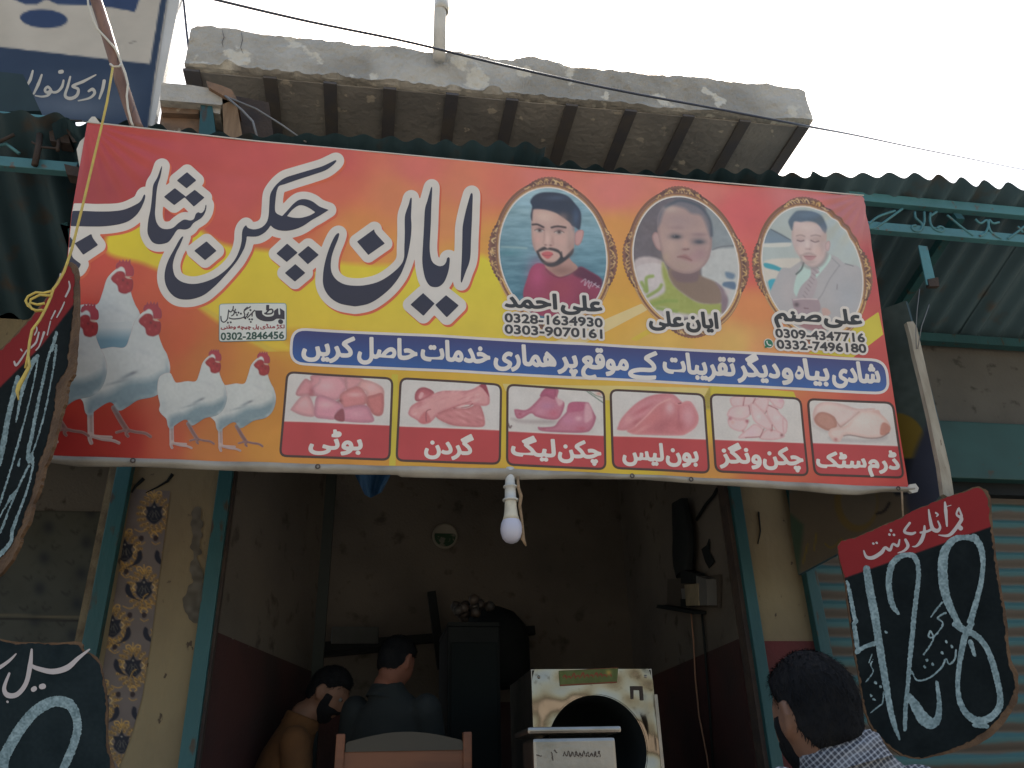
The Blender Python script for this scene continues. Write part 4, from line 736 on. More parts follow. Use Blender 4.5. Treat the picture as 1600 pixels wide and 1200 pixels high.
# ================================================================== SHOP
shop = thing('shop', (0.5, 3.5, 0.75), 'open fronted butcher shop with cream pillars, teal door posts and a dark room inside', 'shop')
MB().box(-0.995, -0.648, 3.5, 3.68, 0.75, 4.50).build('pillar', M['plaster'], shop)
b = MB().box(1.685, 1.935, 3.5, 3.68, 2.085, 4.52); b.build('pillar', M['plaster'], shop)
MB().box(1.685, 1.937, 3.498, 3.68, 0.75, 2.085).build('painted_pillar_base', M['red_wash'], shop)
for x0, x1 in ((-1.055, -0.995), (-0.648, -0.59), (1.633, 1.685), (1.935, 1.99)):
    MB().box(x0, x1, 3.455, 3.56, 0.75, 3.35, 0.004).build('door_post', M['teal'], shop)
MB().box(1.614, 1.633, 3.48, 3.55, 0.75, 3.35).build('shutter_guide', M['rust'], shop); MB().box(-0.59, -0.578, 3.48, 3.52, 0.75, 3.35).build('shutter_guide', M['rust'], shop)
MB().box(-0.648, 1.685, 3.505, 3.66, 3.30, 4.52).build('lintel', M['plaster'], shop)
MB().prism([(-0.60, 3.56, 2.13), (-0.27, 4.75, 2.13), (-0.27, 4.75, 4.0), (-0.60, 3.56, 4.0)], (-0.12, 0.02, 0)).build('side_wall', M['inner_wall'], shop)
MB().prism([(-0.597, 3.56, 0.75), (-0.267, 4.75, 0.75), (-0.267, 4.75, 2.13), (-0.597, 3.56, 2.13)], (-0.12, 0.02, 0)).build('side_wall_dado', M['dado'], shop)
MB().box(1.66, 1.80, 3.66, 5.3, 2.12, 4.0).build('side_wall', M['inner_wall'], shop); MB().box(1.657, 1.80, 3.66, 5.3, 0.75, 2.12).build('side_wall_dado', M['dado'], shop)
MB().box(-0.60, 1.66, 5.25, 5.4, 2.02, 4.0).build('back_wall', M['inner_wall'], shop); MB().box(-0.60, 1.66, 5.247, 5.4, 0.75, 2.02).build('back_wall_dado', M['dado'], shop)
MB().box(-0.30, -0.22, 4.72, 4.80, 0.75, 4.0).build('inner_door_post', mat('dull_green_post', (.045, .055, .052), .8), shop)
MB().box(-1.4, 2.4, 3.66, 5.6, 4.0, 4.1).build('ceiling', M['soffit'], shop)
# ---- wallpaper strip on the left pillar
WP = Plane((0, 3.497, 0), (0, -1, 0)); wp_m = print_mat('printed_wallpaper', 0.6, 0.2)
def motif(p, x, y, s):
    G1, G2, G3 = (150,112,52), (198,158,92), (112,78,34)
    for R_, nn, r_ in ((24, 17, 5.2), (18.5, 14, 4.2), (28.5, 19, 3.2)):
        for r in range(nn):
            t = (r + .5 * (R_ > 20)) / nn * 2 * math.pi; cx, cy = x + R_ * s * math.cos(t), y + R_ * 1.16 * s * math.sin(t)
            p.blob(cx, cy, r_ * s * .75, r_ * s * .75, G1, .55); p.stroke([(cx + r_ * .55 * s * math.cos(u), cy + r_ * .55 * s * math.sin(u)) for u in (t, t + 1.2, t + 2.4, t + 3.4)], 1.05 * s, random.choice([G2, (206,168,104), (182,140,76)]), .5, .95); p.blob(cx, cy, 1.0 * s, 1.0 * s, G3, .8)
    for sg in (-1, 1):
        p.stroke([(x + sg * 1 * s, y - 31 * s), (x + sg * 6 * s, y - 38 * s), (x + sg * 12 * s, y - 37 * s), (x + sg * 11 * s, y - 32 * s)], 2.0 * s, G2, .5); p.stroke([(x + sg * 1 * s, y + 31 * s), (x + sg * 6 * s, y + 37 * s), (x + sg * 3 * s, y + 40 * s)], 1.8 * s, G2, .5)
        p.stroke([(x + sg * 15 * s, y - 9 * s), (x + sg * 19 * s, y - 3 * s), (x + sg * 14 * s, y + 2 * s)], 1.8 * s, (206,176,124), .5)
    p.stroke([(x, y - 42 * s), (x, y - 30 * s)], 1.8 * s, G2, .5)
    p.poly([(x + a * s, y + b * s) for a, b in ((0,-22),(5,-13),(14,-12),(11,-4),(14,4),(8,12),(0,17),(-9,12),(-14,4),(-11,-4),(-14,-12),(-5,-13))], (40, 42, 52), .8)
    for q in ([(-6,10),(0,-2),(6,10)],[(-9,4),(-3,-6),(-2,6)],[(9,4),(3,-6),(2,6)],[(-5,12),(5,12)]): p.stroke([(x + a * s, y + b * s) for a, b in q], .8, (112, 108, 98), .5, .9)
    p.blob(x, y - 12 * s, 1.5 * s, 1.5 * s, (200, 190, 170), .9)
    for a in (-7, 0, 7): p.stroke([(x + a * .4 * s, y - 27 * s), (x + a * s, y - 33 * s), (x + a * 1.5 * s, y - 31 * s)], 1.4, (186,146,78), .5)
def drops(p, x, y, s):
    for q in (-1, 1):
        p.poly([(x + q * a * s, y + b * s) for a, b in ((14,-16),(19,-12),(20,-4),(28,9),(40,15),(26,11),(16,6),(11,-2),(11,-10))], (40, 42, 54), .7)
        p.stroke([(x + q * a * s, y + b * s) for a, b in ((24,-12),(27,-6),(23,-1))], 1.3, (186,146,78), .5); p.poly([(x + q * a * s, y + b * s) for a, b in ((9,-40),(14,-41),(17,-37),(14,-32),(9,-33))], (56, 46, 48), .7)
        p.stroke([(x + q * a * s, y + b * s) for a, b in ((6,-50),(14,-48),(24,-52))], 1.5, (182,142,76), .5); p.stroke([(x + q * a * s, y + b * s) for a, b in ((6,-30),(12,-26),(20,-29))], 1.3, (182,142,76), .5)
        p.stroke([(x + q * a * s, y + b * s) for a, b in ((40,15),(44,6),(50,2))], 1.6, (182,142,76), .5); p.stroke([(x + q * a * s, y + b * s) for a, b in ((44,14),(52,20),(58,16))], 1.6, (176,136,70), .5)
p = Paint(125, 755, 275, 1215, 0.8, (112, 102, 98)); p.grain(8, 14, 2)
for x, y in ((241,803),(225,921),(208,1043),(190,1162),(195,862),(176,980),(158,1098)): motif(p, x, y, .92)
for x, y in ((232,874),(214,994),(196,1118),(186,926),(168,1044)): drops(p, x, y, .9)
f = Field(125, 755, 275, 1215, 1.5).poly([(206,764),(266,767),(262,800),(250,890),(241,960),(236,1000),(222,1090),(205,1150),(180,1215),(140,1215),(150,1110),(168,1000),(186,890)], False)
ink('wallpaper_strip', f, WP, 0.0, p, wp_m, shop)
for q in ([(270,741),(262,752),(245,762),(228,770)],[(225,748),(212,760),(206,770)],[(1185,800),(1188,830),(1184,850)]):
    MB().tube([WP.pt(x, y, .002) for x, y in q], [.008, .006, .004, .002][:len(q)], 6, flat=.4).build('wall_crack', M['black'], shop)
p = Paint(285, 790, 330, 975, 1.5, (96, 90, 80)); p.grain(30, 8, 3)
f = Field(285, 790, 330, 975, 1.6).poly([(302,800),(318,802),(312,870),(322,930),(318,965),(294,968),(290,935),(300,900),(298,850)], True).rough(10, 9, 2); ink('cement_patch', f, WP, 0.001, p, wp_m, shop)
# ================================================================== ROOF SLAB ABOVE
slab = thing('roof_slab', (0.6, 3.2, 4.5), 'crumbling concrete roof slab on iron girders jutting out above the awning', 'roof')
def sl_b(x): return 4.554 + (x + 0.93) * 0.0185
ns = 420; xs = np.linspace(-0.955, 2.155, ns)
def nz(u, v, sc, sd): return vnoise(np.asarray(u) * 1000.0, np.asarray(v) * 1000.0 + np.zeros_like(np.asarray(u)), sc, sd) - .5
top = np.interp(xs, [-.955, -.93, -.88, -.3, .3, .58, .64, .70, .82, .88, 1.4, 2.1, 2.14, 2.155], [4.775, 4.798, 4.806, 4.808, 4.822, 4.820, 4.843, 4.850, 4.846, 4.822, 4.835, 4.862, 4.856, 4.84]) + nz(xs, xs * 0, 70, 1) * .016 + nz(xs, xs * 0, 18, 2) * .007
chip = np.clip(nz(xs, xs * 0 + 3, 95, 5) - .10, 0, 1) * .11 + np.clip(nz(xs, xs * 0 + 3, 30, 6), 0, 1) * .02       # plaster broken away along the lower lip
chip *= np.interp(xs, [-.95, .55, 1.2, 2.2], [1, 1, .45, .3])
rows = [[(x, 3.55, sl_b(x)) for x in xs], [(x, 3.0 + c * .5, sl_b(x) + .001) for x, c in zip(xs, chip)], [(x, 2.966 + c * .2, sl_b(x) + c * .25) for x, c in zip(xs, chip)]]
for k, h in enumerate(np.linspace(0.0, 1.0, 15)):
    z = sl_b(xs) + chip + .002 + (top - .012 - sl_b(xs) - chip) * h
    y = 2.950 + nz(xs, z, 160, 7) * .022 + nz(xs, z, 45, 8) * .010 + nz(xs, z, 14, 9) * .006
    if k == 0: y = y - .003
    rows.append([(a, b, c) for a, b, c in zip(xs, y, z)])
rows.append([(x, 2.962, t - .004) for x, t in zip(xs, top)]); rows.append([(x, 2.985, t) for x, t in zip(xs, top)]); rows.append([(x, 6.0, t + .02) for x, t in zip(xs, top)])
R_ = np.array(rows); link('slab_edge', grid_mesh(R_, 'slab_edge', M['concrete'], False), slab)
for q in ([(347,46),(350,58),(347,66),(349,74)],[(377,50),(379,62),(376,74),(380,84)]):
    MB().tube([onY(x, y, 2.943) for x, y in q], [.0008, .0018, .0014, .0006][:len(q)], 5).build('crack', M['girder'], slab)
for xe, nm in ((-0.955, 0), (2.155, -1)):
    pts = [tuple(R_[k, nm]) for k in range(R_.shape[0])]; MB().prism(pts, (0.002 if nm == 0 else -0.002, 0, 0)).build('slab_end', M['concrete'], slab)
MB().box(-0.95, 2.15, 2.99, 3.50, 4.546, 4.5505).build('soffit', M['soffit'], slab)
for v in slab.children[-1].data.vertices: v.co.z += (v.co.x + 1.53) * 0.0185 - .001
for i, x in enumerate((-0.925, -0.575, -0.30, -0.02, 0.28, 0.575, 0.875, 1.18, 1.485, 1.79, 2.115)):
    wd = 0.062 if i else 0.075; z0 = sl_b(x) - 0.022
    MB().box(x - wd / 2, x + wd / 2, 2.972, 3.5, z0, sl_b(x) - .007, 0.003).build('girder', M['girder'], slab)
MB().box(-0.95, 2.15, 3.50, 3.66, 4.52, 4.70).build('wall_head', M['brick'], slab)
pipe = thing('drain_pipe', tuple(onY(690, 98, 2.90)), 'white plastic pipe standing up against the slab edge into the sky', 'pipe')
a_, b_ = onY(686, 92, 2.90), onY(690, -90, 2.90); b_.y = 2.90
MB().tube([a_, b_], 0.031, 20).build('pipe_tube', M['pvc'], pipe); c_ = onY(690, 12, 2.9); MB().lathe([(0.031, -.03), (0.037, -.03), (0.038, 0), (0.037, .05), (0.031, .05)], c_, (b_ - a_)).build('pipe_collar', M['pvc'], pipe)
# ---- old masonry left of the slab
par = thing('parapet', tuple(onY(300, 200, 2.85)), 'broken brick and concrete parapet between the blue signboard and the roof slab', 'wall')
def quad3(pts, Y, th, name, m, parent, off=0):
    MB().prism([onY(x, y, Y - off) for x, y in pts], (0, th, 0)).build(name, m, parent)
quad3([(252,129),(300,133),(352,142),(360,158),(345,164),(300,160),(250,156)], 2.80, .25, 'coping', M['concrete'], par)
quad3([(250,156),(312,158),(310,178),(252,176)], 2.84, .2, 'brick_course', M['brick'], par); quad3([(252,176),(312,178),(318,225),(246,215)], 2.87, .2, 'brick_course', M['brick'], par)
quad3([(322,126),(345,133),(362,140),(372,158),(350,150),(326,136)], 2.78, .2, 'loose_brick', M['brick'], par); quad3([(332,165),(345,168),(344,178),(333,176)], 2.82, .1, 'loose_brick', M['concrete'], par)
quad3([(314,157),(331,160),(338,215),(310,215)], 2.81, .05, 'post', M['teal'], par); quad3([(347,148),(368,150),(380,220),(350,220)], 2.80, .09, 'timber_post', M['wood'], par)
quad3([(368,150),(420,160),(430,230),(378,230)], 2.90, .1, 'wall_panel', M['rust'], par)
for i, (q, r) in enumerate(([[(352,150,2.77),(378,172,2.74),(395,190,2.70),(402,215,2.66)], .005], [[(356,152,2.77),(400,170,2.74),(440,195,2.70),(478,222,2.64)], .004])):
    tag(MB().tube([onY(x, y, Y) for x, y, Y in q], r, 6).build('roof_cable', M['grey_cable']), ('grey cable curling down from the broken parapet onto the awning edge', 'thin grey cable running straight from the parapet past the roof slab girders')[i], 'cable')
# ================================================================== CORRUGATED AWNING
awn = thing('awning', (0.5, 3.0, 3.6), 'corrugated iron awning painted dark teal with scrolled iron truss along its front', 'awning')
def corr(x0, x1, z0, z1, yf=2.62, yb=3.5, zb0=None, zb1=None, per=0.112, amp=0.017, ph=0.0, m='sheet'):
    n = int((x1 - x0) / per * 12) + 2; xs = np.linspace(x0, x1, n); t = (xs - x0) / (x1 - x0); ph0 = 2 * np.pi * xs / per + ph
    rw = []
    for v in np.linspace(0, 1, 9):
        zf = z0 + (z1 - z0) * t; zb = zb0 + (zb1 - zb0) * t; jit = 0.004 * np.sin(xs * 5 + v * 4) * (1 - v) + (0.010 * np.sin(xs * 3.1 + 1) if v == 0 else 0)
        rw.append(np.stack([xs, np.full(n, yf + (yb - yf) * v) + (0.012 * np.sin(xs * 7.3) if v == 0 else 0), zf + (zb - zf) * v + amp * (1 + .3 * np.sin(xs * 2.3 + x0) + .2 * np.sin(xs * 5.1 + 3 * v)) * np.cos(ph0 + .25 * np.sin(xs * 1.7)) + jit], 1))
    return link('roof_sheet', grid_mesh(np.array(rw), 'roof_sheet', M[m]), awn)
corr(-3.2, -1.19, 3.965, 3.868, zb0=3.485, zb1=3.485, m='sheet', ph=1.0, per=.125)
corr(-1.27, 0.64, 3.842, 3.945, zb0=3.475, zb1=3.62)
corr(0.60, 1.93, 3.862, 3.940, zb0=3.61, zb1=3.70, ph=2)
corr(1.86, 3.2, 3.955, 4.015, zb0=3.70, zb1=3.68, ph=1.2, per=.125, amp=.016, m='sheet_hazed'); corr(3.1, 4.9, 4.02, 4.07, zb0=3.69, zb1=3.69, per=.125, amp=.016, m='sheet_hazed')
for x0, x1, zt, zbm in ((-3.2, -1.34, 3.915, 3.70), (2.03, 4.9, 3.915, 3.755)):
    MB().box(x0, x1, 2.70, 2.735, zt - .024, zt + .026, .003).build('truss_chord', M['teal_light'], awn)
    MB().box(x0, x1 + (.16 if x0 < 0 else 0), 2.70, 2.735, zbm - .024, zbm + .022, .003).build('truss_chord', M['teal_light'], awn)
MB().box(-1.2, 2.05, 2.72, 2.75, 3.70, 3.74).build('truss_chord', M['teal'], awn)
quad3([(76,202),(106,206),(110,224),(78,220)], 2.68, .05, 'timber_block', M['rust'], awn); quad3([(100,256),(126,262),(124,276),(104,272)], 2.68, .05, 'timber_block', M['rust'], awn)
quad3([(104,187),(128,187),(128,189),(108,190),(110,210),(120,222),(114,222),(104,204)], 2.66, .006, 'bracket', M['rust'], awn)
for q, r in (([(62,210),(60,230),(54,258)], .012), ([(50,222),(66,230),(88,232),(92,222)], .005), ([(92,218),(90,236)], .007), ([(0,221),(22,210)], .007), ([(-40,244),(0,221)], .007)):
    MB().tube([onY(x, y, 2.68) for x, y in q], r, 7).build('iron_rod', M['rust'], awn)
def T8(pts): return [onY(x / 6.154 + 1340, y / 6.154 + 250, 2.70) for x, y in pts]
for q in ([(60,640),(170,650),(430,470)],[(100,620),(200,545),(360,490)],[(550,500),(560,560),(620,620),(600,680),(540,680),(520,640),(560,630)],[(640,500),(640,600),(610,670)],[(700,510),(695,590),(730,660),(800,690),(830,660),(790,640),(760,660)],[(760,500),(700,540)],[(860,530),(980,630),(1110,730)],[(1130,570),(1180,610),(1240,580),(1255,640),(1220,710),(1170,735)],[(1360,600),(1300,610),(1265,580),(1260,640),(1290,700),(1380,760)],[(1440,760),(1540,690),(1600,640)],[(1540,640),(1590,700)],[(1640,760),(1760,660),(1850,600)],[(1900,600),(1960,700),(2080,780)]):
    Q = smooth_poly([tuple(v) for v in [(p[0], p[1]) for p in q]], 5, closed=False); MB().tube(T8([tuple(v) for v in Q]), 0.0062, 6).build('scroll', M['teal_light'], awn)
for q in ([(-20,232),(10,225),(30,240)],): MB().tube([onY(x, y, 2.7) for x, y in q], .007, 6).build('scroll', M['teal_light'], awn)
quad3([(1435,383),(1449,385),(1463,443),(1448,445)], 2.72, .006, 'hanging_strap', M['teal_light'], awn); quad3([(1450,436),(1466,433),(1468,447),(1452,447)], 2.715, .02, 'strap_end', M['rust'], awn)
for x in (-2.3, -0.7, 0.7, 2.6, 3.8): MB().bar((x, 2.70, 3.80 + .02 * x), (x, 3.52, 3.48 + .028 * (x + 2.3)), .04, .04).build('rafter', M['teal'], awn)
MB().box(-1.05, 1.99, 3.40, 3.44, 3.42, 3.47).build('purlin', M['teal'], awn); MB().box(1.99, 4.9, 3.42, 3.47, 3.615, 3.665).build('purlin', M['teal'], awn)
quad3([(110,400),(118,300),(128,300),(122,345),(116,356),(96,358),(94,350),(105,347)], 3.0, .02, 'brace', M['teal'], awn)
# ================================================================== NEIGHBOUR ON THE RIGHT
nb = thing('shuttered_shop', (3.2, 3.5, 0.75), 'neighbouring shop closed by a ribbed teal roller shutter', 'shop')
MB().box(1.992, 5.5, 3.52, 3.68, 2.80, 3.06).build('shutter_hood', M['black'], nb); MB().box(1.992, 5.5, 3.46, 3.52, 2.86, 3.17, .006).build('shutter_box', mat('green_teal_paint', (.022, .075, .072), .55, c2=(.017, .055, .054), scale=3, c3=(.05, .045, .035), scale3=18, lo3=.66, hi3=.72), nb)
MB().box(1.992, 5.5, 3.50, 3.70, 3.17, 4.4).build('wall', M['grime'], nb)
rows = []; zz = np.arange(0.75, 2.86, 0.082 / 8); xs = np.linspace(1.99, 5.4, 30)
for z in zz:
    ph = (z % 0.082) / 0.082; d = 0.016 * max(0, math.sin(math.pi * ph)) ** 0.6 if ph < .72 else -0.002
    rows.append([(x, 3.585 - d, z) for x in xs])
SH = bpy.data.materials.new('ribbed_shutter_paint'); SH.use_nodes = True; N = SH.node_tree.nodes; L = SH.node_tree.links; bs = N['Principled BSDF']; bs.inputs['Roughness'].default_value = .6
tc = N.new('ShaderNodeTexCoord'); sp = N.new('ShaderNodeSeparateXYZ'); ge = N.new('ShaderNodeNewGeometry'); L.new(ge.outputs['Position'], sp.inputs[0])
mm = N.new('ShaderNodeMath'); mm.operation = 'MODULO'; L.new(sp.outputs['Z'], mm.inputs[0]); mm.inputs[1].default_value = .082
no = N.new('ShaderNodeTexNoise'); no.inputs['Scale'].default_value = 6; no.inputs['Detail'].default_value = 8; L.new(tc.outputs['Object'], no.inputs['Vector'])
ad = N.new('ShaderNodeMath'); ad.operation = 'MULTIPLY_ADD'; L.new(no.outputs['Fac'], ad.inputs[0]); ad.inputs[1].default_value = .03; L.new(mm.outputs[0], ad.inputs[2])
rp = N.new('ShaderNodeValToRGB'); L.new(ad.outputs[0], rp.inputs[0]); E_ = rp.color_ramp.elements
sc_ = N.new('ShaderNodeMath'); sc_.operation = 'MULTIPLY'; sc_.inputs[1].default_value = 9.0; L.new(ad.outputs[0], sc_.inputs[0]); L.new(sc_.outputs[0], rp.inputs[0])
E_[0].position = 0.30; E_[0].color = (0.075, 0.06, 0.047, 1); E_[1].position = 0.42; E_[1].color = (0.03, 0.105, 0.108, 1)
for po, co in ((0.66, (0.034, 0.115, 0.118, 1)), (0.78, (0.085, 0.068, 0.052, 1)), (0.9, (0.065, 0.052, 0.042, 1))): e = rp.color_ramp.elements.new(po); e.color = co
L.new(rp.outputs[0], bs.inputs['Base Color'])
link('roller_shutter', grid_mesh(np.array(rows), 'roller_shutter', SH), nb)
MB().box(5.4, 7, 3.5, 3.7, 0.75, 4.4).build('wall', M['plaster'], nb)
MB().box(2.0, 7, 3.7, 6, 4.2, 4.4).build('roof', M['concrete'], nb)
# ================================================================== NEIGHBOUR ON THE LEFT
nl = thing('dark_shop', (-1.8, 3.5, 0.75), 'unlit neighbouring shop with patterned tiles on its back wall at the left', 'shop')
MB().box(-1.095, -1.056, 3.50, 3.62, 0.75, 3.0).build('door_jamb', mat('worn_timber', (0.17, 0.135, 0.08), 0.8, c2=(0.09, 0.065, 0.04), scale=12, bump=.3), nl)
MB().box(-4.5, -0.997, 3.57, 3.70, 3.02, 4.4).build('lintel', M['plaster'], nl); MB().box(-4.5, -1.06, 3.50, 3.57, 3.30, 3.47).build('ledge', M['plaster'], nl)
MB().box(-4.5, -0.7, 4.62, 4.75, 0.75, 3.6).build('back_wall', M['grime'], nl); MB().box(-1.0, -0.9, 3.70, 4.62, 0.75, 3.6).build('side_wall', M['soffit'], nl); MB().box(-4.5, -0.9, 3.57, 4.75, 3.5, 3.6).build('ceiling', M['soffit'], nl); MB().box(-4.6, -4.5, 3.5, 4.75, .75, 4.4).build('side_wall', M['plaster'], nl)
TP = Plane((0, 4.61, 0), (0, -1, 0)); p = Paint(-20, 780, 210, 1100, 1.5, (74, 76, 70)); p.grain(10, 30, 2)
for i in range(5):
    for j in range(6):
        x, y = 10 + i * 66 - j * 7, 800 + j * 48 + (i % 2) * 24
        p.blob(x, y, 9, 10, (40, 46, 52), .8)
        for q in (-1, 1):
            p.stroke([(x + q * 12, y - 20), (x + q * 16, y - 14), (x + q * 24, y - 19)], 3, (52, 54, 52), 1, .8); p.blob(x + q * 8, y + 22, 2.4, 2.4, (56, 58, 54), .7); p.stroke([(x + q * 14, y + 6), (x + q * 20, y + 12)], 2, (60, 62, 58), 1, .6)
p.stroke([(-20, 966), (200, 972)], 2.5, (36, 36, 34)); p.stroke([(-20, 961), (200, 967)], 3, (112, 104, 84)); p.stroke([(-20, 797), (200, 800)], 1.5, (50, 50, 48))
f = Field(-20, 796, 208, 1098, 3).poly([(-20, 797), (205, 800), (205, 1095), (-20, 1095)], False); ink('wall_tiles', f, TP, 0.002, p, wp_m, nl)
# ================================================================== SIGNBOARD TOP LEFT
SG = Plane((0, 3.0, 0), (0, -1, 0)); sign = thing('signboard', tuple(onY(120, 190, 3.0)), 'large white and blue painted signboard rising behind the bamboo pole', 'signboard')
def bend(pts): return pts
MB().prism([SG.pt(x, y, -.004) for x, y in ((-220, -150), (311, -150), (240, 196), (-220, 130))], (0, .04, 0)).build('sign_panel', mat('sign_white', (0.58, 0.57, 0.55), .5, c2=(.5, .49, .46), scale=3), sign)
p = Paint(-80, -80, 300, 215, 1.5, (198, 190, 178)); p.grain(10, 40, 3)
nv = (62, 76, 98)
p.poly([(-80, 64), (0, 73.5), (236, 100.5), (226, 215), (-80, 215)], nv, .8, smooth=False); p.poly([(272, -80), (251, 0), (234, 102), (225, 200), (231, 200), (243, 110), (261, 0), (284, -80)], nv, .8, smooth=False)
for x, y, rx, ry, al in ((120,170,60,22,.6),(60,165,50,22,.5),(190,150,30,30,.3),(100,120,60,12,.15)): p.blob(x, y, rx, ry, (132, 140, 152), al)
p.poly([(15,-80),(18,-2),(40,7),(58,7),(72,-1),(90,7),(140,9),(175,12),(211,19),(221,-10),(230,-80)], (64, 80, 112), .8, smooth=False); p.poly(oval((68.5, 29.5), 37, 14.5, 0), (64, 80, 112), .8, smooth=False); p.stroke([(202,67.5),(212,65)], 1.3, (120,116,112))
f = Field(-80, -80, 300, 215, 2.5).poly([(-80, -80), (282, -80), (262, 0), (231, 200), (-80, 165)], False)
ink('sign_face', f, SG, 0.001, p, M['chalk'], sign)
def Z4(p): return Z(p, 4, 0, 0)
f = Field(20, 95, 185, 170, 0.8)
for q in ([(652,508,5.2),(642,560,5),(622,618,3)],[(555,572,3.5),(580,560,5),(592,585,4.6),(560,615,3.6),(490,632,2)],[(600,470,2),(520,512,4.6),(455,540,4),(490,560,4.4),(480,600,5),(440,618,5.4),(408,600,4.4),(425,540,4),(440,482,3)],[(398,505,3),(388,545,4.5),(360,575,4),(330,578,3.6),(316,560,3.4)],[(318,562,4),(300,545,4),(282,562,4),(292,580,4),(318,573,4.6),(300,598,4),(262,606,3),(222,600,2)],[(262,470,3),(240,530,5),(212,588,3)],[(206,445,3),(190,500,5),(165,545,3)],[(376,452,6),(388,450,6)]): f.stroke(Z4(q))
ink('sign_lettering', f, SG, 0.0022, (206, 200, 190), M['chalk'], sign)
tag(MB().prism([onY(x, y, 2.78) for x, y in ((-80,105),(-10,111),(36,116),(48,140),(63,173),(-80,176))], (0, .05, 0)).build('tarpaulin', mat('dark_tarpaulin', (.02, .042, .05), .7, c2=(.014, .03, .036), scale=5)), 'dark teal sheet lying on the awning in front of the signboard', 'tarpaulin')
# ---- bamboo pole and its cord
def lerp3(a, b, t): return a + (b - a) * t
pa, pb_ = onY(108, -110, 2.50), onY(219, 205, 2.60)
pts = [lerp3(pa, pb_, t) + Vector((0.008 * math.sin(t * 5), 0, 0)) for t in np.linspace(0, 1, 40)]
rad = [0.0225 + 0.004 * max(0, 1 - abs(((t * 4.2 + .3) % 1) - .5) / .06) for t in np.linspace(0, 1, 40)]
tag(MB().tube(pts, rad, 16).build('bamboo_pole', M['bamboo']), 'brown bamboo pole leaning up in front of the signboard', 'pole')
cd = []
for k, (x, y) in enumerate([(136,-20),(138,8),(146,32),(152,45),(166,60),(180,76),(184,84),(190,100),(196,115),(200,132),(198,150),(200,170),(205,190),(208,197)]): q = onY(x, y, 2.53 + .004 * k - .012); cd.append(q)
tag(MB().tube([Vector(v) for v in smooth_poly([tuple(v) for v in cd], 4, closed=False)] if False else cd, .0045, 6).build('white_cord', M['cord']), 'frayed white cord wound along the bamboo pole', 'cord')
tag(MB().tube([onY(x, y, 2.50 - .0004 * y) for x, y in ((172,100),(177,104),(186,104),(190,99))], .004, 6).build('cord_ring', M['cord']), 'loop of cord tied round the middle of the bamboo pole', 'cord')
ys_ = [(176,106),(167,160),(158,200),(146,250),(133,305),(122,350),(112,390),(100,425),(90,443),(83,452),(79,465),(70,485),(62,500),(50,516),(46,535),(44,555),(40,575)]
yc = MB().tube([onY(x, y, 2.42 - .0001 * y) for x, y in ys_], .0042, 7)
yc.tube([onY(x, y, 2.37) for x, y in ((80,455),(68,458),(56,457),(44,463),(40,470),(44,478),(56,486),(70,485))], .004, 7).tube([onY(x, y, 2.365) for x, y in ((78,462),(62,461),(48,468),(47,473),(58,476),(70,474))], .004, 7).tube([onY(x, y, 2.365) for x, y in ((45,474),(50,483),(58,485),(66,484))], .0035, 7)
yc.tube([onY(x, y, 2.36) for x, y in ((44,555),(46,572),(38,588),(30,602),(27,612),(29,625))], [.004, .005, .006, .007, .006, .002], 7, flat=.5)
tag(yc.build('yellow_string', M['yellow']), 'yellow string knotted in a loop, hanging from the bamboo pole to a price board', 'string')
# ================================================================== PRICE BOARDS
def board(name, plane, outline, face, label, th, strokes, header=None, hstrokes=(), facecol=(22, 29, 31), ragged=3.0, chalk=(132, 152, 156)):
    t = thing(name, tuple(plane.pt(*np.mean(outline, 0))), label, 'price board', 'hand painted price boards')
    P = smooth_poly(outline, 5); P = [(x + random.uniform(-1, 1) * ragged * .3, y + random.uniform(-1, 1) * ragged * .3) for x, y in P]
    MB().prism([plane.pt(x, y, 0) for x, y in P], Vector(plane.n) * -th).build('board_panel', M['ply'], t)
    a = np.array(face); bx = (a[:, 0].min() - 6, a[:, 1].min() - 6, a[:, 0].max() + 6, a[:, 1].max() + 6)
    f = Field(*bx, 1.2).poly(face, True).rough(ragged, 5, 4)
    p = Paint(*bx, 1.5, facecol); p.grain(8, 30, 1); p.grain(6, 4, 2)
    for i in range(14): p.blob(random.uniform(bx[0], bx[2]), random.uniform(bx[1], bx[3]), random.uniform(3, 14), random.uniform(3, 20), random.choice([(34,48,52),(16,26,30),(40,50,52)]), .35)
    if header: p.poly(header, (138, 46, 48), .8, smooth=False)
    ink('painted_face', f, plane, .0012, p, M['chalk'], t)
    f = Field(*bx, 0.8)
    for q in strokes: f.stroke([(a_[0], a_[1], a_[2] * 1.14) for a_ in q])
    f.rough(1.3, 2.4, 5); f.rough(1.1, .9, 6)
    p = Paint(*bx, 1.0, chalk); p.grain(52, 2.4, 7); p.grain(30, 9, 8); ink('chalk_figures', f, plane, .0024, p, M['chalk'], t)
    if hstrokes:
        for grp in (hstrokes if isinstance(hstrokes[0][0], list) else [hstrokes]):
            f = Field(*bx, 0.7)
            for q in grp: f.stroke(q)
            ink('painted_lettering', f, plane, .0024, (196, 186, 184), M['chalk'], t)
    return t
RP = Plane((1.6, 2.6, 2), (-0.12, -1, 0.02))
def V5(p, k=1.0): return [(x / 5.333 + 1300, y / 5.333 + 750) + tuple(w_ / 5.333 for w_ in r) for x, y, *r in p]
def V6(p): return [(x / 5.333 + 1300, y / 5.333 + 975) + tuple(w_ / 5.333 for w_ in r) for x, y, *r in p]
def V4(p): return [(x / 4 + 1200, y / 4 + 900) + tuple(w_ / 4 for w_ in r) for x, y, *r in p]
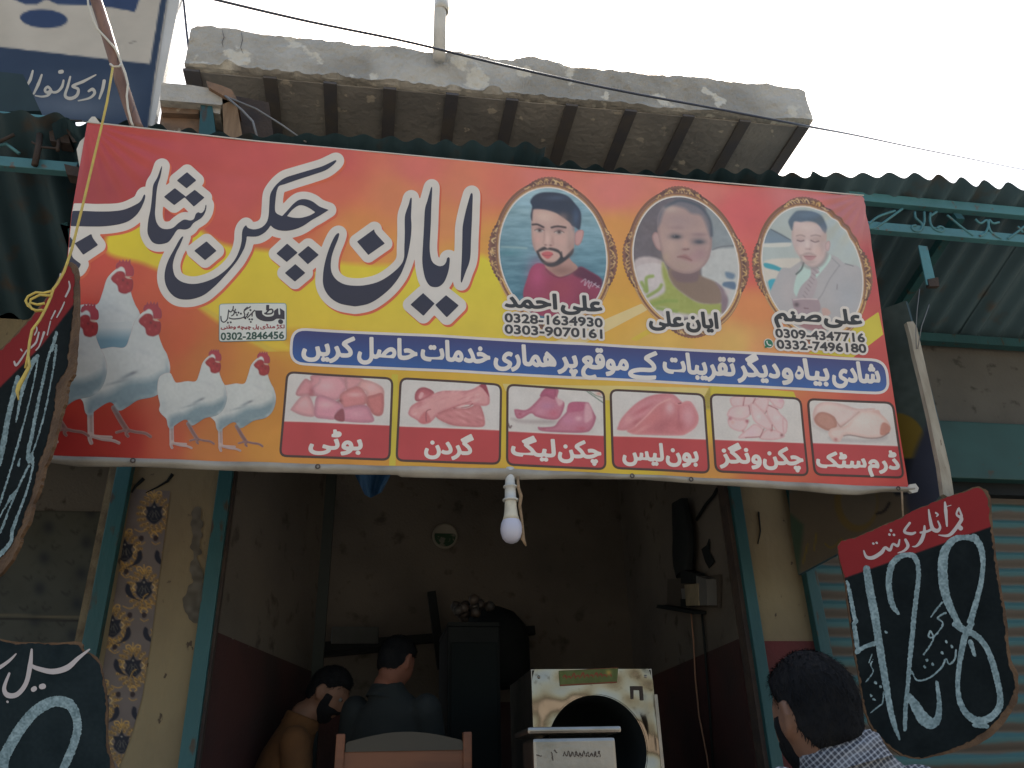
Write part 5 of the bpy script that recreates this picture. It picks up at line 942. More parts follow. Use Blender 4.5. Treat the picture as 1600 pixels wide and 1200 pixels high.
rb_out = [(1310,852),(1340,838),(1400,812),(1440,792),(1485,775),(1525,761),(1540,765),(1548,780),(1552,830),(1562,900),(1572,960),(1580,1030),(1590,1050),(1591,1085),(1585,1105),(1560,1140),(1530,1162),(1480,1178),(1430,1186),(1395,1172),(1368,1145),(1352,1115),(1342,1060),(1330,990),(1320,910)]
rb_face = [(1310,853),(1340,839),(1400,813),(1440,793),(1485,776),(1525,763),(1536,767),(1543,782),(1548,830),(1557,900),(1567,960),(1574,1030),(1583,1055),(1584,1080),(1572,1105),(1548,1135),(1520,1155),(1480,1173),(1430,1184),(1397,1170),(1370,1143),(1354,1113),(1344,1060),(1332,990),(1321,910)]
ch = [V5([(125,850,22),(150,960,26),(175,1100,30),(195,1180,34)]), V6([(180,0,30),(200,130,34),(215,230,30)]), V6([(205,235,34),(270,190,30),(350,165,36)]), V5([(285,740,50),(310,900,58),(345,1080,60),(365,1200,60)]) + V6([(390,160,56),(430,400,50),(470,640,44),(510,820,40),(560,960,12)]),
      V5([(550,1115,18),(505,1050,40),(480,950,42),(470,850,44),(490,720,48),(540,655,44),(610,625,34),(680,640,40),(715,720,34),(715,850,34),(690,1050,34),(675,1190,36)]) + V6([(670,60,36),(650,250,34),(630,500,30),(610,700,34),(605,880,26)]), V6([(640,600,40),(690,680,70),(760,790,90),(830,830,80),(880,780,50),(890,650,34),(870,485,22)]),
      V5([(1190,490,60),(1100,480,36),(1010,500,50),(940,590,64),(920,700,72),(925,850,70),(960,1010,60),(1020,1140,46),(1060,1210,40)]), V5([(1180,480,50),(1235,560,50),(1255,700,36),(1240,850,36),(1195,1030,40),(1150,1180,48)]), V6([(1160,0,40),(1100,120,50),(1060,330,36),(1045,540,34),(1075,680,44),(1140,770,50),(1230,810,60),(1330,770,50),(1390,690,50),(1395,580,44),(1350,380,46),(1290,210,40),(1200,100,44),(1080,40,50),(1020,0,40)]),
      V6([(1150,150,36),(1185,260,22)]), V6([(1190,840,40),(1290,855,30)])]
ch += [V4(q) for q in ([(1085,165,9),(1018,255,9)],[(1110,230,9),(1058,262,9),(1092,300,9),(1040,375,9),(1003,382,9),(1012,345,9),(1030,400,9),(970,492,9)],[(1172,460,9),(1165,520,10),(1130,552,10),(1108,520,9),(1080,575,10),(1000,640,9),(930,652,9),(898,600,8)],[(650,490,6),(630,540,6)],[(655,520,7),(640,560,7),(655,600,7),(610,662,6)],[(720,720,7),(715,790,7),(690,815,7),(640,855,6)])]
ch += [[(x / 4 + 1200, y / 4 + 900, 3.4), (x / 4 + 1200.8, y / 4 + 901, 3.4)] for x, y in ((1110,410),(1145,440),(1085,480),(990,525),(1025,550),(975,565),(670,665),(700,690),(640,745),(660,770),(735,350))]
hs = [[(a_[0], a_[1], a_[2] * 1.25) for a_ in V5(q)] for q in ([(1050,245,16),(1035,290,12),(1075,320,24),(1060,360,24),(1000,440,24),(955,466,18),(885,460,5)],[(1055,235,10),(1078,300,16)],[(1064,398,30),(1070,404,30)],[(938,188,12),(945,260,24),(955,385,12)],[(945,225,6),(990,212,5)],[(862,275,12),(880,290,12),(868,305,8)],[(803,250,10),(815,330,20),(835,405,26),(875,425,26),(898,395,16),(880,345,10)],[(768,385,12),(765,440,24),(740,510,26),(700,552,14),(665,556,4)],[(735,440,14),(790,430,16),(830,410,16)],[(645,360,16),(600,430,18),(655,450,20),(690,440,14)],[(610,500,18),(630,550,22),(600,590,16),(545,610,5)],[(560,500,10),(545,550,18),(505,535,14),(480,585,20),(440,565,18),(410,605,26),(340,648,26),(285,642,20),(262,590,8)],[(487,420,16),(490,425,16)],[(475,455,16),(478,458,16)],[(512,458,16),(515,460,16)],[(340,530,14),(344,533,14)],[(368,524,14),(372,527,14)])]
board('price_board', RP, rb_out, rb_face, 'black board with a red heading and chalked figures 428 before the shutter', .007, ch, [(1300,860),(1302,845),(1540,745),(1570,760),(1566,817),(1300,910)], hs)
LPn = Plane((-1.07, 2.55, 3), (-0.74, -0.68, 0))
lo = [(104,412),(113,411),(120,424),(121,470),(120,520),(117,560),(114,585),(106,600),(102,625),(92,660),(80,705),(68,735),(62,762),(50,792),(45,815),(32,838),(31,850),(14,880),(-10,905),(-50,915),(-70,760),(-58,610),(-10,556),(18,528),(44,500),(62,478),(78,455),(94,428)]
lf = [(102,416),(110,418),(116,435),(115,474),(111,520),(106,555),(104,575),(88,605),(85,640),(74,690),(62,722),(54,756),(44,788),(34,820),(18,848),(-8,880),(-50,890),(-66,760),(-54,612),(-8,558),(20,530),(46,502),(64,480),(80,457),(95,432)]
def Y1(p): return [(x / 8, y / 8 + 400) + tuple(r) for x, y, *r in p]
def Y2(p): return [(x / 8, y / 8 + 540) + tuple(r) for x, y, *r in p]
def Y3(p): return [(x / 8, y / 8 + 690) + tuple(r) for x, y, *r in p]
lch = [Y2([(660,0,2.6),(600,200,3.4),(540,480,3.8),(470,800,4.6),(400,1170,5)]) + Y3([(375,60,5.5),(360,200,5),(370,260,4)]), Y1([(715,960,4),(690,1050,5),(660,1190,3)]), Y2([(715,0,3.5),(690,200,3),(670,330,2),(600,700,2.2),(540,960,2.2),(470,1190,2)]), Y3([(470,0,2),(420,130,2),(410,210,6),(415,270,5)]),
       Y2([(480,130,3),(470,250,2),(420,520,2),(340,850,2),(250,1180,3)]) + Y3([(150,330,2.4),(60,620,2.6),(0,800,3)]), Y2([(485,130,4),(440,180,7),(380,300,6),(290,560,5),(210,960,2)]), Y2([(230,400,6),(170,650,7),(110,900,7),(60,1190,8)]) + Y3([(0,290,6)]),
       Y3([(410,210,4),(425,280,3),(380,500,2.6),(300,750,3),(170,1100,5)]) + [(19,845,5),(8,860,6),(-5,872,6)], Y3([(370,300,3),(220,620,2.4),(80,960,2.2),(0,1150,2)]), Y3([(230,600,2),(150,700,6),(100,780,2),(0,950,2)]), Y3([(100,930,2),(20,1130,3)]), Y3([(260,220,2),(240,300,4)])]
lhs = [Y1(q) for q in ([(870,320,2),(880,400,3),(830,510,3)],[(815,580,2),(780,660,2.4),(720,770,2)],[(700,690,2.6),(650,790,2)],[(765,230,3),(760,265,2)],[(460,870,2),(470,930,2.4),(440,990,2)],[(495,960,2.6),(460,1080,3.2),(395,1150,3)],[(560,960,4),(540,1020,3),(500,1130,2),(460,1180,2)],[(640,820,2),(600,990,2)])] + [Y2([(345,60,2),(270,180,3),(210,250,3.5),(188,205,3)]), Y2([(270,50,2.4),(285,70,2)])]
board('price_board', LPn, lo, lf, 'torn edged red headed price board seen edge on beside the printed hens', .009, lch, [(90,405),(130,415),(117,474),(66,540),(0,606),(-70,664),(-90,600),(40,480)], [lhs[:4], lhs[4:]])
BP = Plane((-0.7, 2.2, 1.8), (0.05, -1, 0.0))
bo_ = [(-70,1002),(20,1003),(80,1004),(124,1003),(131,1014),(150,1026),(158,1040),(162,1062),(168,1100),(168,1160),(166,1250),(-70,1250)]
bf_ = [(-68,1007),(20,1006),(80,1007),(120,1007),(128,1016),(147,1028),(156,1042),(160,1064),(165,1100),(165,1160),(163,1246),(-68,1246)]
def B4(p): return [(x / 4, y / 4 + 900) + tuple(w_ / 4 for w_ in r) for x, y, *r in p]
bst = [B4([(20,1280,60),(20,1160,66),(60,1070,60),(140,940,60),(230,840,60),(340,785,58),(430,800,60),(475,870,50),(485,960,46),(455,1070,46),(400,1200,44)])]
bhs = [B4(q) for q in ([(200,460,12),(190,560,30),(165,670,28),(110,740,30),(50,745,34),(28,700,24),(60,610,14)],[(195,560,20),(240,580,28),(330,598,34),(420,575,36),(490,515,24),(560,460,10)],[(-60,600,20),(0,572,24),(60,530,18),(102,488,8)],[(210,710,30),(218,704,30)],[(262,692,34),(272,690,34)],[(48,786,14),(50,788,14)])]
board('price_board', BP, bo_, bf_, 'dark board with white brush lettering above a large chalk zero in the lower corner', .012, bst, None, bhs, facecol=(34, 44, 47))
bat = MB().prism([onY(x, y, 2.63 + (770 - y) * .0002) for x, y in ((1417,503),(1427,502),(1433,512),(1437,530),(1446,570),(1462,640),(1477,700),(1484,730),(1491,775),(1484,778),(1474,772),(1468,728),(1452,650),(1438,590),(1429,555),(1423,525))], (0, .022, 0))
tag(bat.build('batten', mat('pale_batten', (0.36, 0.32, 0.25), .8, c2=(.26, .22, .165), scale=9, bump=.2, stretch=(4, 4, .6), c3=(.14, .1, .07), scale3=30, lo3=.66, hi3=.7)), 'pale wooden batten carrying the board chalked 428', 'batten')
for i, q in enumerate(([(1437,452),(1433,485),(1431,520),(1432,545)], [(1452,476),(1440,510),(1434,545)])):
    tag(MB().tube([onY(x, y, 2.66) for x, y in q], .002, 5).build('wire', M['grey_cable']), ('fine wire dropping straight to the top of the pale batten', 'fine wire slanting down to the pale batten')[i], 'wire')
tag(MB().tube([onY(x, y, 2.62) for x, y in ((1409,768),(1410,790),(1411,806),(1413,815))], [.004, .0035, .0035, .006], 7).build('hanging_string', M['jute']), 'short brown string tying the banner corner to the price board', 'string')
# ---- old flex panel beside the shutter
FXP = Plane((1.86, 3.40, 3), (-0.86, -0.5, 0)); fx = thing('flex_panel', tuple(FXP.pt(1330, 860)), 'faded advertising panel with an olive disc, half hidden behind the banner corner', 'sign panel')
fo = [(1222,540),(1415,470),(1440,560),(1465,660),(1478,760),(1440,815),(1322,858),(1247,898),(1236,830)]
MB().prism([FXP.pt(x, y, 0) for x, y in fo], Vector(FXP.n) * -.02).build('panel_back', M['sheet'], fx)
p = Paint(1215, 460, 1485, 905, 1.5, (82, 92, 88)); p.grain(26, 60, 3); p.grain(12, 8, 2)
p.poly([(1222,770),(1440,740),(1440,830),(1247,900)], (98, 88, 74), 10); p.poly(oval((1404, 690), 42, 44, 0), (124, 102, 40), 1.2, smooth=False); p.poly([(1360,716),(1450,716),(1450,770),(1400,775)], (34, 38, 44), 1.5, smooth=False); p.poly([(1425,720),(1470,640),(1480,800),(1420,800)], (56, 58, 72), 5)
p.poly(oval((1338, 785), 34, 46, 0), (110, 92, 54), 2, smooth=False); p.poly(oval((1342, 783), 28, 38, 0), (100, 92, 80), 2, smooth=False); p.stroke([(1370,803),(1382,798),(1390,786)], 4, (36,34,36)); p.stroke([(1255,880),(1262,850)], 2.5, (120,104,50)); p.stroke([(1272,860),(1276,834)], 2.5, (120,104,50)); p.stroke([(1290,850),(1300,856),(1316,842)], 2.5, (120,100,46)); p.poly([(1232,800),(1256,820),(1248,896),(1244,890)], (60, 78, 62), 3, smooth=False)
ink('faded_print', Field(1215, 460, 1485, 905, 2.5).poly(fo, False), FXP, .001, p, wp_m, fx)
# ================================================================== OVERHEAD CABLES
cb = [(280,-16,2.45),(335,-1,2.5),(480,33,2.55),(640,66,2.6),(800,105,2.66),(960,140,2.72),(1120,170,2.78),(1260,197,2.86),(1340,212,3.6),(1430,231,5.0),(1520,249,6.5),(1600,265,8.2),(1750,292,10)]
pc = [tuple(onY(x, y, Y)) for x, y, Y in cb]
P_ = [np.array(v) for v in pc]; Q_ = []
for i in range(len(P_) - 1):
    p0, p1, p2, p3 = P_[max(i - 1, 0)], P_[i], P_[i + 1], P_[min(i + 2, len(P_) - 1)]
    for k in range(6):
        t = k / 6; Q_.append(0.5 * ((2 * p1) + (-p0 + p2) * t + (2 * p0 - 5 * p1 + 4 * p2 - p3) * t * t + (-p0 + 3 * p1 - 3 * p2 + p3) * t ** 3))
tag(MB().tube(Q_, .0056, 8).build('overhead_cable', M['cable']), 'long black cable sagging across the sky in front of the roof slab', 'cable')
tag(MB().tube([onY(x, y, 3.05) for x, y in ((282,-40),(287,0),(292,50),(296,84),(299,110))], .0065, 8).build('overhead_cable', M['cable']), 'short black cable dropping steeply to the left end of the roof slab', 'cable')
# ================================================================== BULB
bulb = thing('light_bulb', tuple(onY(797, 755, 2.80)), 'unlit white bulb hanging in its holder below the banner', 'light bulb')
c_ = onY(797, 752, 2.80); ax = Vector((0.0, 0, -1))
MB().lathe([(0.0, -.05), (.017, -.05), (.0175, 0.0), (.019, .018), (.0255, .019), (.0255, .023), (.0195, .025), (.021, .068), (.0285, .069), (.0285, .0735), (.0215, .075), (0, .076)], c_, ax).build('holder', M['pvc'], bulb)
MB().lathe([(.021, .0755), (.022, .10), (.0255, .13), (.0305, .146), (0.0, .147)], c_, ax).build('bulb_body', mat('bulb_plastic', (0.6, 0.55, 0.43), .5, c2=(.45, .41, .33), scale=30), bulb)
MB().lathe([(.0306, .146), (.036, .158), (.0385, .175), (.0375, .192), (.032, .21), (.022, .222), (.010, .2275), (0, .228)], c_, ax, 32).build('bulb_globe', mat('frosted_globe', (0.52, 0.51, 0.6), .35, spec=.5), bulb)
tag(MB().tube([onY(x, y, 2.79) for x, y in ((809,745),(810,762),(814,775),(812,790),(815,810),(817,832),(817,842),(822,853))], [.005, .006, .007, .006, .005, .006, .008, .003], 8).build('jute_rope', M['jute']), 'frayed brown rope end hanging beside the bulb', 'rope')
# ================================================================== INSIDE THE SHOP
# ---- stainless plucking machine
pk = thing('plucking_machine', (0.92, 3.7, 0.75), 'dented stainless steel plucking machine with a large round opening', 'machine')
X0, X1, YF, ZT = 0.662, 1.168, 3.45, 1.965
hc = (0.915, 1.665); hr = 0.20; fr = []; n = 56
ring_o = []; 
for k in range(n):
    t = 2 * math.pi * k / n; c, s_ = math.cos(t), math.sin(t); e = 1 / max(abs(c) / .253, abs(s_) / .30); ring_o.append((0.915 + c * e, s_ * e))
vs = []; fs = []
for j, rr in enumerate(np.linspace(0, 1, 5)):
    for k in range(n):
        t = 2 * math.pi * k / n; ix, iz = hc[0] + hr * math.cos(t), hc[1] + hr * math.sin(t); ox, oz = ring_o[k][0], 1.665 + ring_o[k][1]
        vs.append((ix + (ox - ix) * rr, YF + 0.006 * math.sin(9 * ox + 7 * rr) * math.sin(8 * oz) * (rr * (1 - rr) * 4), iz + (oz - iz) * rr))
for j in range(4):
    for k in range(n): fs.append((j * n + k, j * n + (k + 1) % n, (j + 1) * n + (k + 1) % n, (j + 1) * n + k))
MB().add(vs, fs, True).build('front_panel', M['steel'], pk)
MB().box(X0, X1, YF, YF + .004, 0.80, 1.365).build('lower_panel', M['steel'], pk)
MB().box(X0, X0 + .004, YF + .004, 3.98, .8, ZT).box(X1 - .004, X1, YF + .004, 3.98, .8, ZT).build('side_panels', M['brushed'], pk); MB().box(X0 + .004, X1 - .004, YF + .004, 3.98, ZT - .004, ZT).build('top_panel', M['brushed'], pk)
MB().lathe([(hr + .004, -.004), (hr + .004, .004), (hr - .004, .012), (hr - .012, .20), (hr - .05, .40), (0, .42)], (hc[0], YF, hc[1]), (0, 1, 0), 48).build('drum', M['black'], pk)
for x in (X0 + .03, X1 - .03):
    for z in (ZT - .03, 1.42): MB().lathe([(0, -.004), (.006, -.003), (.007, 0)], (x, YF, z), (0, 1, 0), 10).build('rivet', M['brushed'], pk)
MB().box(X1 - .001, X1 + .012, YF - .004, YF + .03, .8, ZT - .1).build('edge_strip', M['brushed'], pk)
for x in (X0 + .03, X1 - .03):
    for y in (3.48, 3.94): MB().box(x - .02, x + .02, y - .02, y + .02, .75, .8).build('leg', M['rust'], pk)
KP = Plane((0, YF - .002, 0), (0, -1, 0)); p = Paint(868, 1040, 970, 1075, .8, (84, 100, 60)); p.grain(24, 5, 2)
p.poly([(870,1050),(966,1044),(966,1066),(872,1072)], (112, 116, 64), 2, .5, smooth=False); p.stroke([(873,1047),(965,1043)], 1.4, (150, 44, 40)); p.stroke([(875,1071),(963,1066)], 1.4, (150, 44, 40))
for i in range(11): x = 880 + i * 7; p.stroke([(x, 1058 - (x - 880) * .05), (x + 3, 1052 - (x - 880) * .05 + random.uniform(0, 6)), (x + 5, 1060 - (x - 880) * .05)], 1.5, (158, 48, 44), .6)
p.blob(951, 1051, 4, 4, (190, 160, 80), .9)
ink('maker_label', Field(868, 1040, 970, 1075, 1.2).poly([(873,1048),(966,1043),(964,1067),(875,1072)], False), KP, 0.001, p, wp_m, pk)
quad3([(985,1072),(1004,1072),(1006,1094),(1001,1094),(1000,1078),(990,1078),(990,1092),(986,1092)], YF - .004, .004, 'latch', M['rust'], pk)
# ---- weighing scale on its counter
ct = thing('counter', (0.72, 3.1, 0.0), 'plain masonry counter under the steel scale', 'counter'); MB().box(.3, 1.15, 2.98, 3.30, 0.004, 1.40).build('counter_body', M['plaster'], ct); MB().box(.28, 1.17, 2.96, 3.31, 1.40, 1.44, .006).build('counter_top', M['floor'], ct)
scl = thing('weighing_scale', (0.71, 3.1, 1.44), 'box shaped steel weighing scale standing in front of the plucking machine', 'scale')
MB().box(.572, .862, 3.0, 3.2, 1.44, 1.682, .012).build('scale_body', M['brushed'], scl); MB().box(.553, .882, 2.985, 3.26, 1.694, 1.716, .009).build('weighing_plate', M['brushed'], scl); MB().box(.64, .80, 3.05, 3.16, 1.682, 1.694).build('plate_post', M['black'], scl)
SP_ = Plane((0, 2.999, 0), (0, -1, 0)); f = Field(835, 1168, 950, 1192, .7)
for i in range(10): x = 880 + i * 6; f.stroke([(x, 1182), (x + 2, 1173 + random.uniform(0, 4)), (x + 4, 1182 + random.uniform(-2, 2))], 1.6)
f.stroke([(862,1176),(864,1188)], 1.8).stroke([(866,1172),(870,1176)], 2).stroke([(838,1180),(846,1181)], 1.5); f.rough(1.6, 1.5, 3); ink('worn_marking', f, SP_, .0008, (96, 84, 76), wp_m, scl)
# ---- wooden chair
chair = thing('wooden_chair', (0.16, 3.7, 0.75), 'orange wooden chair with an arched backrest turned toward the street', 'chair')
ow = mat('varnished_wood', (0.19, 0.068, 0.030), .45, c2=(0.14, 0.05, 0.024), scale=6, stretch=(.6, 4, 4)); gw = mat('olive_rail_paint', (0.06, 0.05, 0.036), .6)
for x in (-.075, .402): MB().box(x - .017, x + .017, 3.43, 3.47, .75, 1.735, .006).build('leg', ow, chair); MB().box(x - .016, x + .016, 3.87, 3.91, .75, 1.2, .004).build('leg', ow, chair)
arc = [(-.055, 1.70)] + [(-.055 + .44 * t, 1.705 + .034 * math.sin(math.pi * t)) for t in np.linspace(.02, .98, 14)] + [(.385, 1.70)]
MB().prism([(x, 3.44, z) for x, z in arc] + [(.385, 3.44, 1.672), (-.055, 3.44, 1.672)], (0, .025, 0)).build('top_rail', gw, chair)
MB().box(-.058, .388, 3.446, 3.462, 1.28, 1.672).build('back_panel', ow, chair); MB().box(-.09, .42, 3.43, 3.91, 1.2, 1.235, .006).build('seat', ow, chair)
# ---- things on the walls
pl = thing('wall_plate', tuple(onY(695, 838, 5.2)), 'small round plate, white above and green below, high on the back wall', 'plate')
c_ = onY(695, 838, 5.22); ax = Vector((0, -1, -.15)); MB().lathe([(0, .0), (.075, .0), (.082, .014), (.078, .02), (.066, .012), (0, .010)], c_, ax, 32).build('plate_rim', mat('pale_glaze', (.2, .18, .14), .5), pl)
b = MB(); cc = c_ + ax.normalized() * .016
b.add([cc + Vector((.068 * math.cos(t), 0, .068 * math.sin(t))) for t in np.linspace(math.pi * .92, math.pi * 2.08, 18)], [tuple(range(18))]); b.build('green_pattern', mat('green_glaze', (.012, .045, .02), .6, c2=(.13, .13, .1), scale=28, lo=.56, hi=.62), pl)
cl = MB(); rw = []
for v in np.linspace(0, 1, 8): rw.append([tuple(onY(548 + 70 * u * (1 - .62 * v) + 22 * v, 728 + (50 - 14 * abs(u - .35)) * v, 3.34 + .03 * math.sin(u * 11 + v * 2))) for u in np.linspace(0, 1, 14)])
me = grid_mesh(np.array(rw), 'hanging_cloth', mat('blue_cloth', (.02, .07, .16), .6, c2=(.03, .1, .2), scale=8)); tag(link('hanging_cloth', me), 'crumpled blue cloth hanging behind the lower edge of the banner', 'cloth')
rk = thing('wall_rack', (0.3, 5.15, 2.5), 'dark iron rack along the back wall with one upright bar', 'rack'); a_, b_ = onY(490, 1012, 5.12), onY(835, 985, 5.12); MB().bar(a_, b_, .05, .05).build('rail', M['black'], rk); a_, b_ = onY(690, 1045, 5.1), onY(674, 925, 5.1); MB().bar(a_, b_, .05, .045, (0, 1, 0)).build('upright', M['black'], rk); a_, b_ = onY(495, 1022, 5.16), onY(600, 1012, 5.16); MB().bar(a_, b_, .07, .04).build('shelf', M['black'], rk)
a_ = onY(517, 1006, 5.1); b_ = onY(592, 980, 5.1); tag(MB().box(a_.x, b_.x, 5.08, 5.22, a_.z, b_.z, .006).build('carton', mat('grey_carton', (.075, .08, .078), .8, c2=(.06, .065, .063), scale=6)), 'pale grey carton on the shelf of the iron rack', 'box')
c_ = onY(770, 1000, 4.9); tag(MB().lathe([(.0, .19), (.05, .185), (.13, .15), (.19, .08), (.21, .0), (.21, -.25), (0, -.25)], c_, (0, 0, 1), 30).build('cooking_pot', M['black']), 'big blackened pot with a domed lid behind the men', 'pot')
cab = thing('cold_cabinet', (0.55, 4.6, .75), 'tall dark cabinet between the stooping man and the plucking machine', 'cabinet'); MB().box(.40, .66, 4.25, 4.75, .75, 2.28, .01).build('cabinet_body', M['black'], cab); MB().box(.415, .645, 4.235, 4.25, .95, 2.2, .004).build('cabinet_door', mat('smoked_panel', (.010, .014, .015), .7, spec=.1), cab); MB().box(.43, .44, 4.215, 4.235, 1.5, 1.75).build('handle', M['brushed'], cab); MB().box(.40, .66, 4.25, 4.75, 2.281, 2.30).build('cabinet_top', M['black'], cab)
b = MB(); rj = random.Random(4)
for i in range(16): q = Vector((rj.uniform(.44, .66), 4.4 + rj.uniform(-.05, .1), 2.36 + rj.uniform(0, .08))); b.lathe([(0, .03), (.02, .025), (.03, 0), (.02, -.02), (0, -.03)], q, (rj.uniform(-1, 1), rj.uniform(-1, 1), 1), 8)
tag(b.build('plastic_bags', mat('crumpled_bags', (.035, .035, .035), .5, c2=(.06, .045, .035), scale=9), cab), 'crumpled plastic bags')
WR = Plane((1.655, 4, 2), (-1, 0, 0)); sb = thing('switchboard', tuple(WR.pt(1085, 950)), 'wall switchboard with a pale socket box on the right inner wall', 'switchboard')
def wr(pts, th, name, m, off=.0): MB().prism([WR.pt(x, y, off) for x, y in pts], (-th, 0, 0)).build(name, m, sb)
wr([(1047,905),(1128,898),(1127,950),(1046,945)], .015, 'back_board', mat('sooty_timber', (.06, .05, .04), .8)); wr([(1046,945),(1104,955),(1104,960),(1044,950)], .07, 'lower_rail', M['black']); wr([(1107,900),(1124,905),(1125,946),(1109,946)], .05, 'meter_case', mat('grey_case', (.12, .12, .115), .5), .015)
wr([(1090,914),(1111,912),(1113,946),(1093,947)], .055, 'socket_box', mat('pale_plastic', (.26, .225, .15), .5, c2=(.18, .15, .1), scale=20), .016); wr([(1077,920),(1088,919),(1089,936),(1079,936)], .03, 'switch', mat('grey_switch', (.12, .12, .12), .5), .016); wr([(1076,936),(1090,936),(1091,948),(1077,948)], .03, 'socket', M['black'], .016); wr([(1085,890),(1106,896),(1106,911),(1086,912)], .06, 'fuse_box', M['black'], .016)
for i, (q, r, m, lab) in enumerate((([(1100,955),(1104,1000),(1107,1040),(1112,1100),(1118,1200)], .006, M['black'], 'black conduit running down below the switchboard'), ([(1083,955),(1087,1000),(1090,1060),(1096,1120),(1108,1180),(1112,1210)], .004, mat('tan_flex', (.3, .16, .1), .6), 'thin tan wire trailing down the red dado'), ([(1092,812),(1105,790),(1118,775),(1124,764)], .008, M['black'], 'black lead rising to the door post above the hanging bag'))):
    tag(MB().tube([WR.pt(x, y, .012) for x, y in q], r, 7).build('wall_wire', m), lab, 'wire')
bg_ = thing('hanging_bag', tuple(WR.pt(1078, 900)), 'long black bag hanging above the switchboard', 'bag'); rw = []
for v in np.linspace(0, 1, 14):
    wdt = (.07 + .06 * math.sin(v * 2.6)) * (1 if v < .85 else .9); c_ = WR.pt(1077 + 6 * v, 785 + 112 * v, .05)
    rw.append([(c_.x + .035 * math.cos(t) * (1 + .15 * math.sin(3 * t + 9 * v)), c_.y + wdt * math.sin(t) * (1 + .08 * math.sin(5 * t)), c_.z) for t in np.linspace(0, 2 * math.pi, 20)])
link('bag_body', grid_mesh(np.array(rw), 'bag_body', M['black']), bg_)
tag(MB().prism([WR.pt(x, y, .004) for x, y in ((1098,858),(1106,852),(1110,842),(1110,862),(1118,878),(1110,888),(1104,878))], (-.004, 0, 0)).build('wall_sticker', M['black']), 'small dark torn sticker on the right inner wall', 'sticker')
# ================================================================== PEOPLE
def loft(mb, pts, rad, side, n=20):
    """tube with elliptical rings (a along side, b across it)"""
    pts = [Vector(p) for p in pts]; side = Vector(side); vs = []
    for i, p in enumerate(pts):
        t = (pts[min(i + 1, len(pts) - 1)] - pts[max(i - 1, 0)]).normalized(); s_ = (side - t * side.dot(t)).normalized(); u = t.cross(s_); a, b = rad[i]
        for k in range(n):
            th = 2 * math.pi * k / n; vs.append(p + s_ * (a * math.cos(th)) + u * (b * math.sin(th)))
    fs = [(i * n + k, i * n + (k + 1) % n, (i + 1) * n + (k + 1) % n, (i + 1) * n + k) for i in range(len(pts) - 1) for k in range(n)] + [tuple(range(n))[::-1], tuple(range((len(pts) - 1) * n, len(pts) * n))]
    mb.add(vs, fs, True)
def limb(mb, pts, rad, sub=5):
    P = [np.array(p, float) for p in pts]; Q = []; R = []
    for i in range(len(P) - 1):
        for k in range(sub): Q.append(P[i] + (P[i + 1] - P[i]) * k / sub); R.append(rad[i] + (rad[i + 1] - rad[i]) * k / sub)
    Q.append(P[-1]); R.append(rad[-1])
    loft(mb, Q, [(r, r) for r in R], (0.37, 0.61, 0.29), 14)
    for p, r in zip(P, rad): mb.lathe([(0, -r), (r * .5, -r * .866), (r * .866, -r * .5), (r, 0), (r * .866, r * .5), (r * .5, r * .866), (0, r)], p, (0, 0, 1), 12)
def remesh(mb, vox, it=3):
    me = mb.mesh('tmp', None); o = bpy.data.objects.new('tmp', me); COL.objects.link(o)
    m = o.modifiers.new('r', 'REMESH'); m.mode = 'VOXEL'; m.voxel_size = vox; m.use_smooth_shade = True
    if it: s_ = o.modifiers.new('s', 'SMOOTH'); s_.factor = .5; s_.iterations = it
    dg = bpy.context.evaluated_depsgraph_get(); dg.update(); out = bpy.data.meshes.new_from_object(o.evaluated_get(dg)); bpy.data.objects.remove(o, do_unlink=True); bpy.data.meshes.remove(me); return out
def head_shape(d):
    """unit direction -> point of a head facing +y, origin at its centre"""
    x, y, z = d; hx, hy, hz = .072, .090, .114
    p = Vector((x * hx, y * hy, z * hz))
    if z < 0: p.x *= 1 - .30 * (-z) ** 1.6; p.y *= 1 - .06 * (-z); 
    if y < 0: p.y *= 1.06; 
    if y < -.2 and z < -.3: p.y *= 1 - .35 * (-z - .3)
    G = lambda cx, cz, sx, sz: math.exp(-((p.x - cx) / sx) ** 2 - ((p.z - cz) / sz) ** 2) if y > 0 else 0
    p.y += .024 * G(0, -.022, .012, .018) + .013 * G(0, .0, .009, .022) + .006 * G(0, .03, .05, .012) - .011 * (G(.032, .012, .016, .012) + G(-.032, .012, .016, .012))
    p.y += .008 * G(0, -.062, .022, .012) + .012 * G(0, -.098, .024, .02) + .004 * (G(.045, -.03, .02, .02) + G(-.045, -.03, .02, .02))
    return p
def head_mesh(mb, Mx, su=40, sv=28):
    vs = []; fs = []
    for j in range(sv + 1):
        ph = math.pi * j / sv
        for i in range(su):
            th = 2 * math.pi * i / su; vs.append(Mx @ head_shape((math.sin(ph) * math.cos(th), math.sin(ph) * math.sin(th), math.cos(ph))))
    for j in range(sv):
        for i in range(su): fs.append((j * su + i, j * su + (i + 1) % su, (j + 1) * su + (i + 1) % su, (j + 1) * su + i))
    mb.add(vs, fs, True)
    for s_ in (-1, 1):
        ear = []
        for a, b, c, r in ((.074, -.008, .030, .010), (.081, -.022, .024, .010), (.083, -.028, .004, .010), (.079, -.02, -.018, .009), (.074, -.008, -.032, .009), (.073, .002, -.016, .008), (.073, .0, .012, .008)):
            ear.append(Mx @ Vector((s_ * a, b, c)))
        mb.tube(ear + [ear[0]], .0085, 8); mb.lathe([(0, -.01), (.018, -.006), (.022, 0), (.018, .006), (0, .01)], Mx @ Vector((s_ * .075, -.010, .0)), Mx.to_3x3() @ Vector((1, 0, 0)), 12)
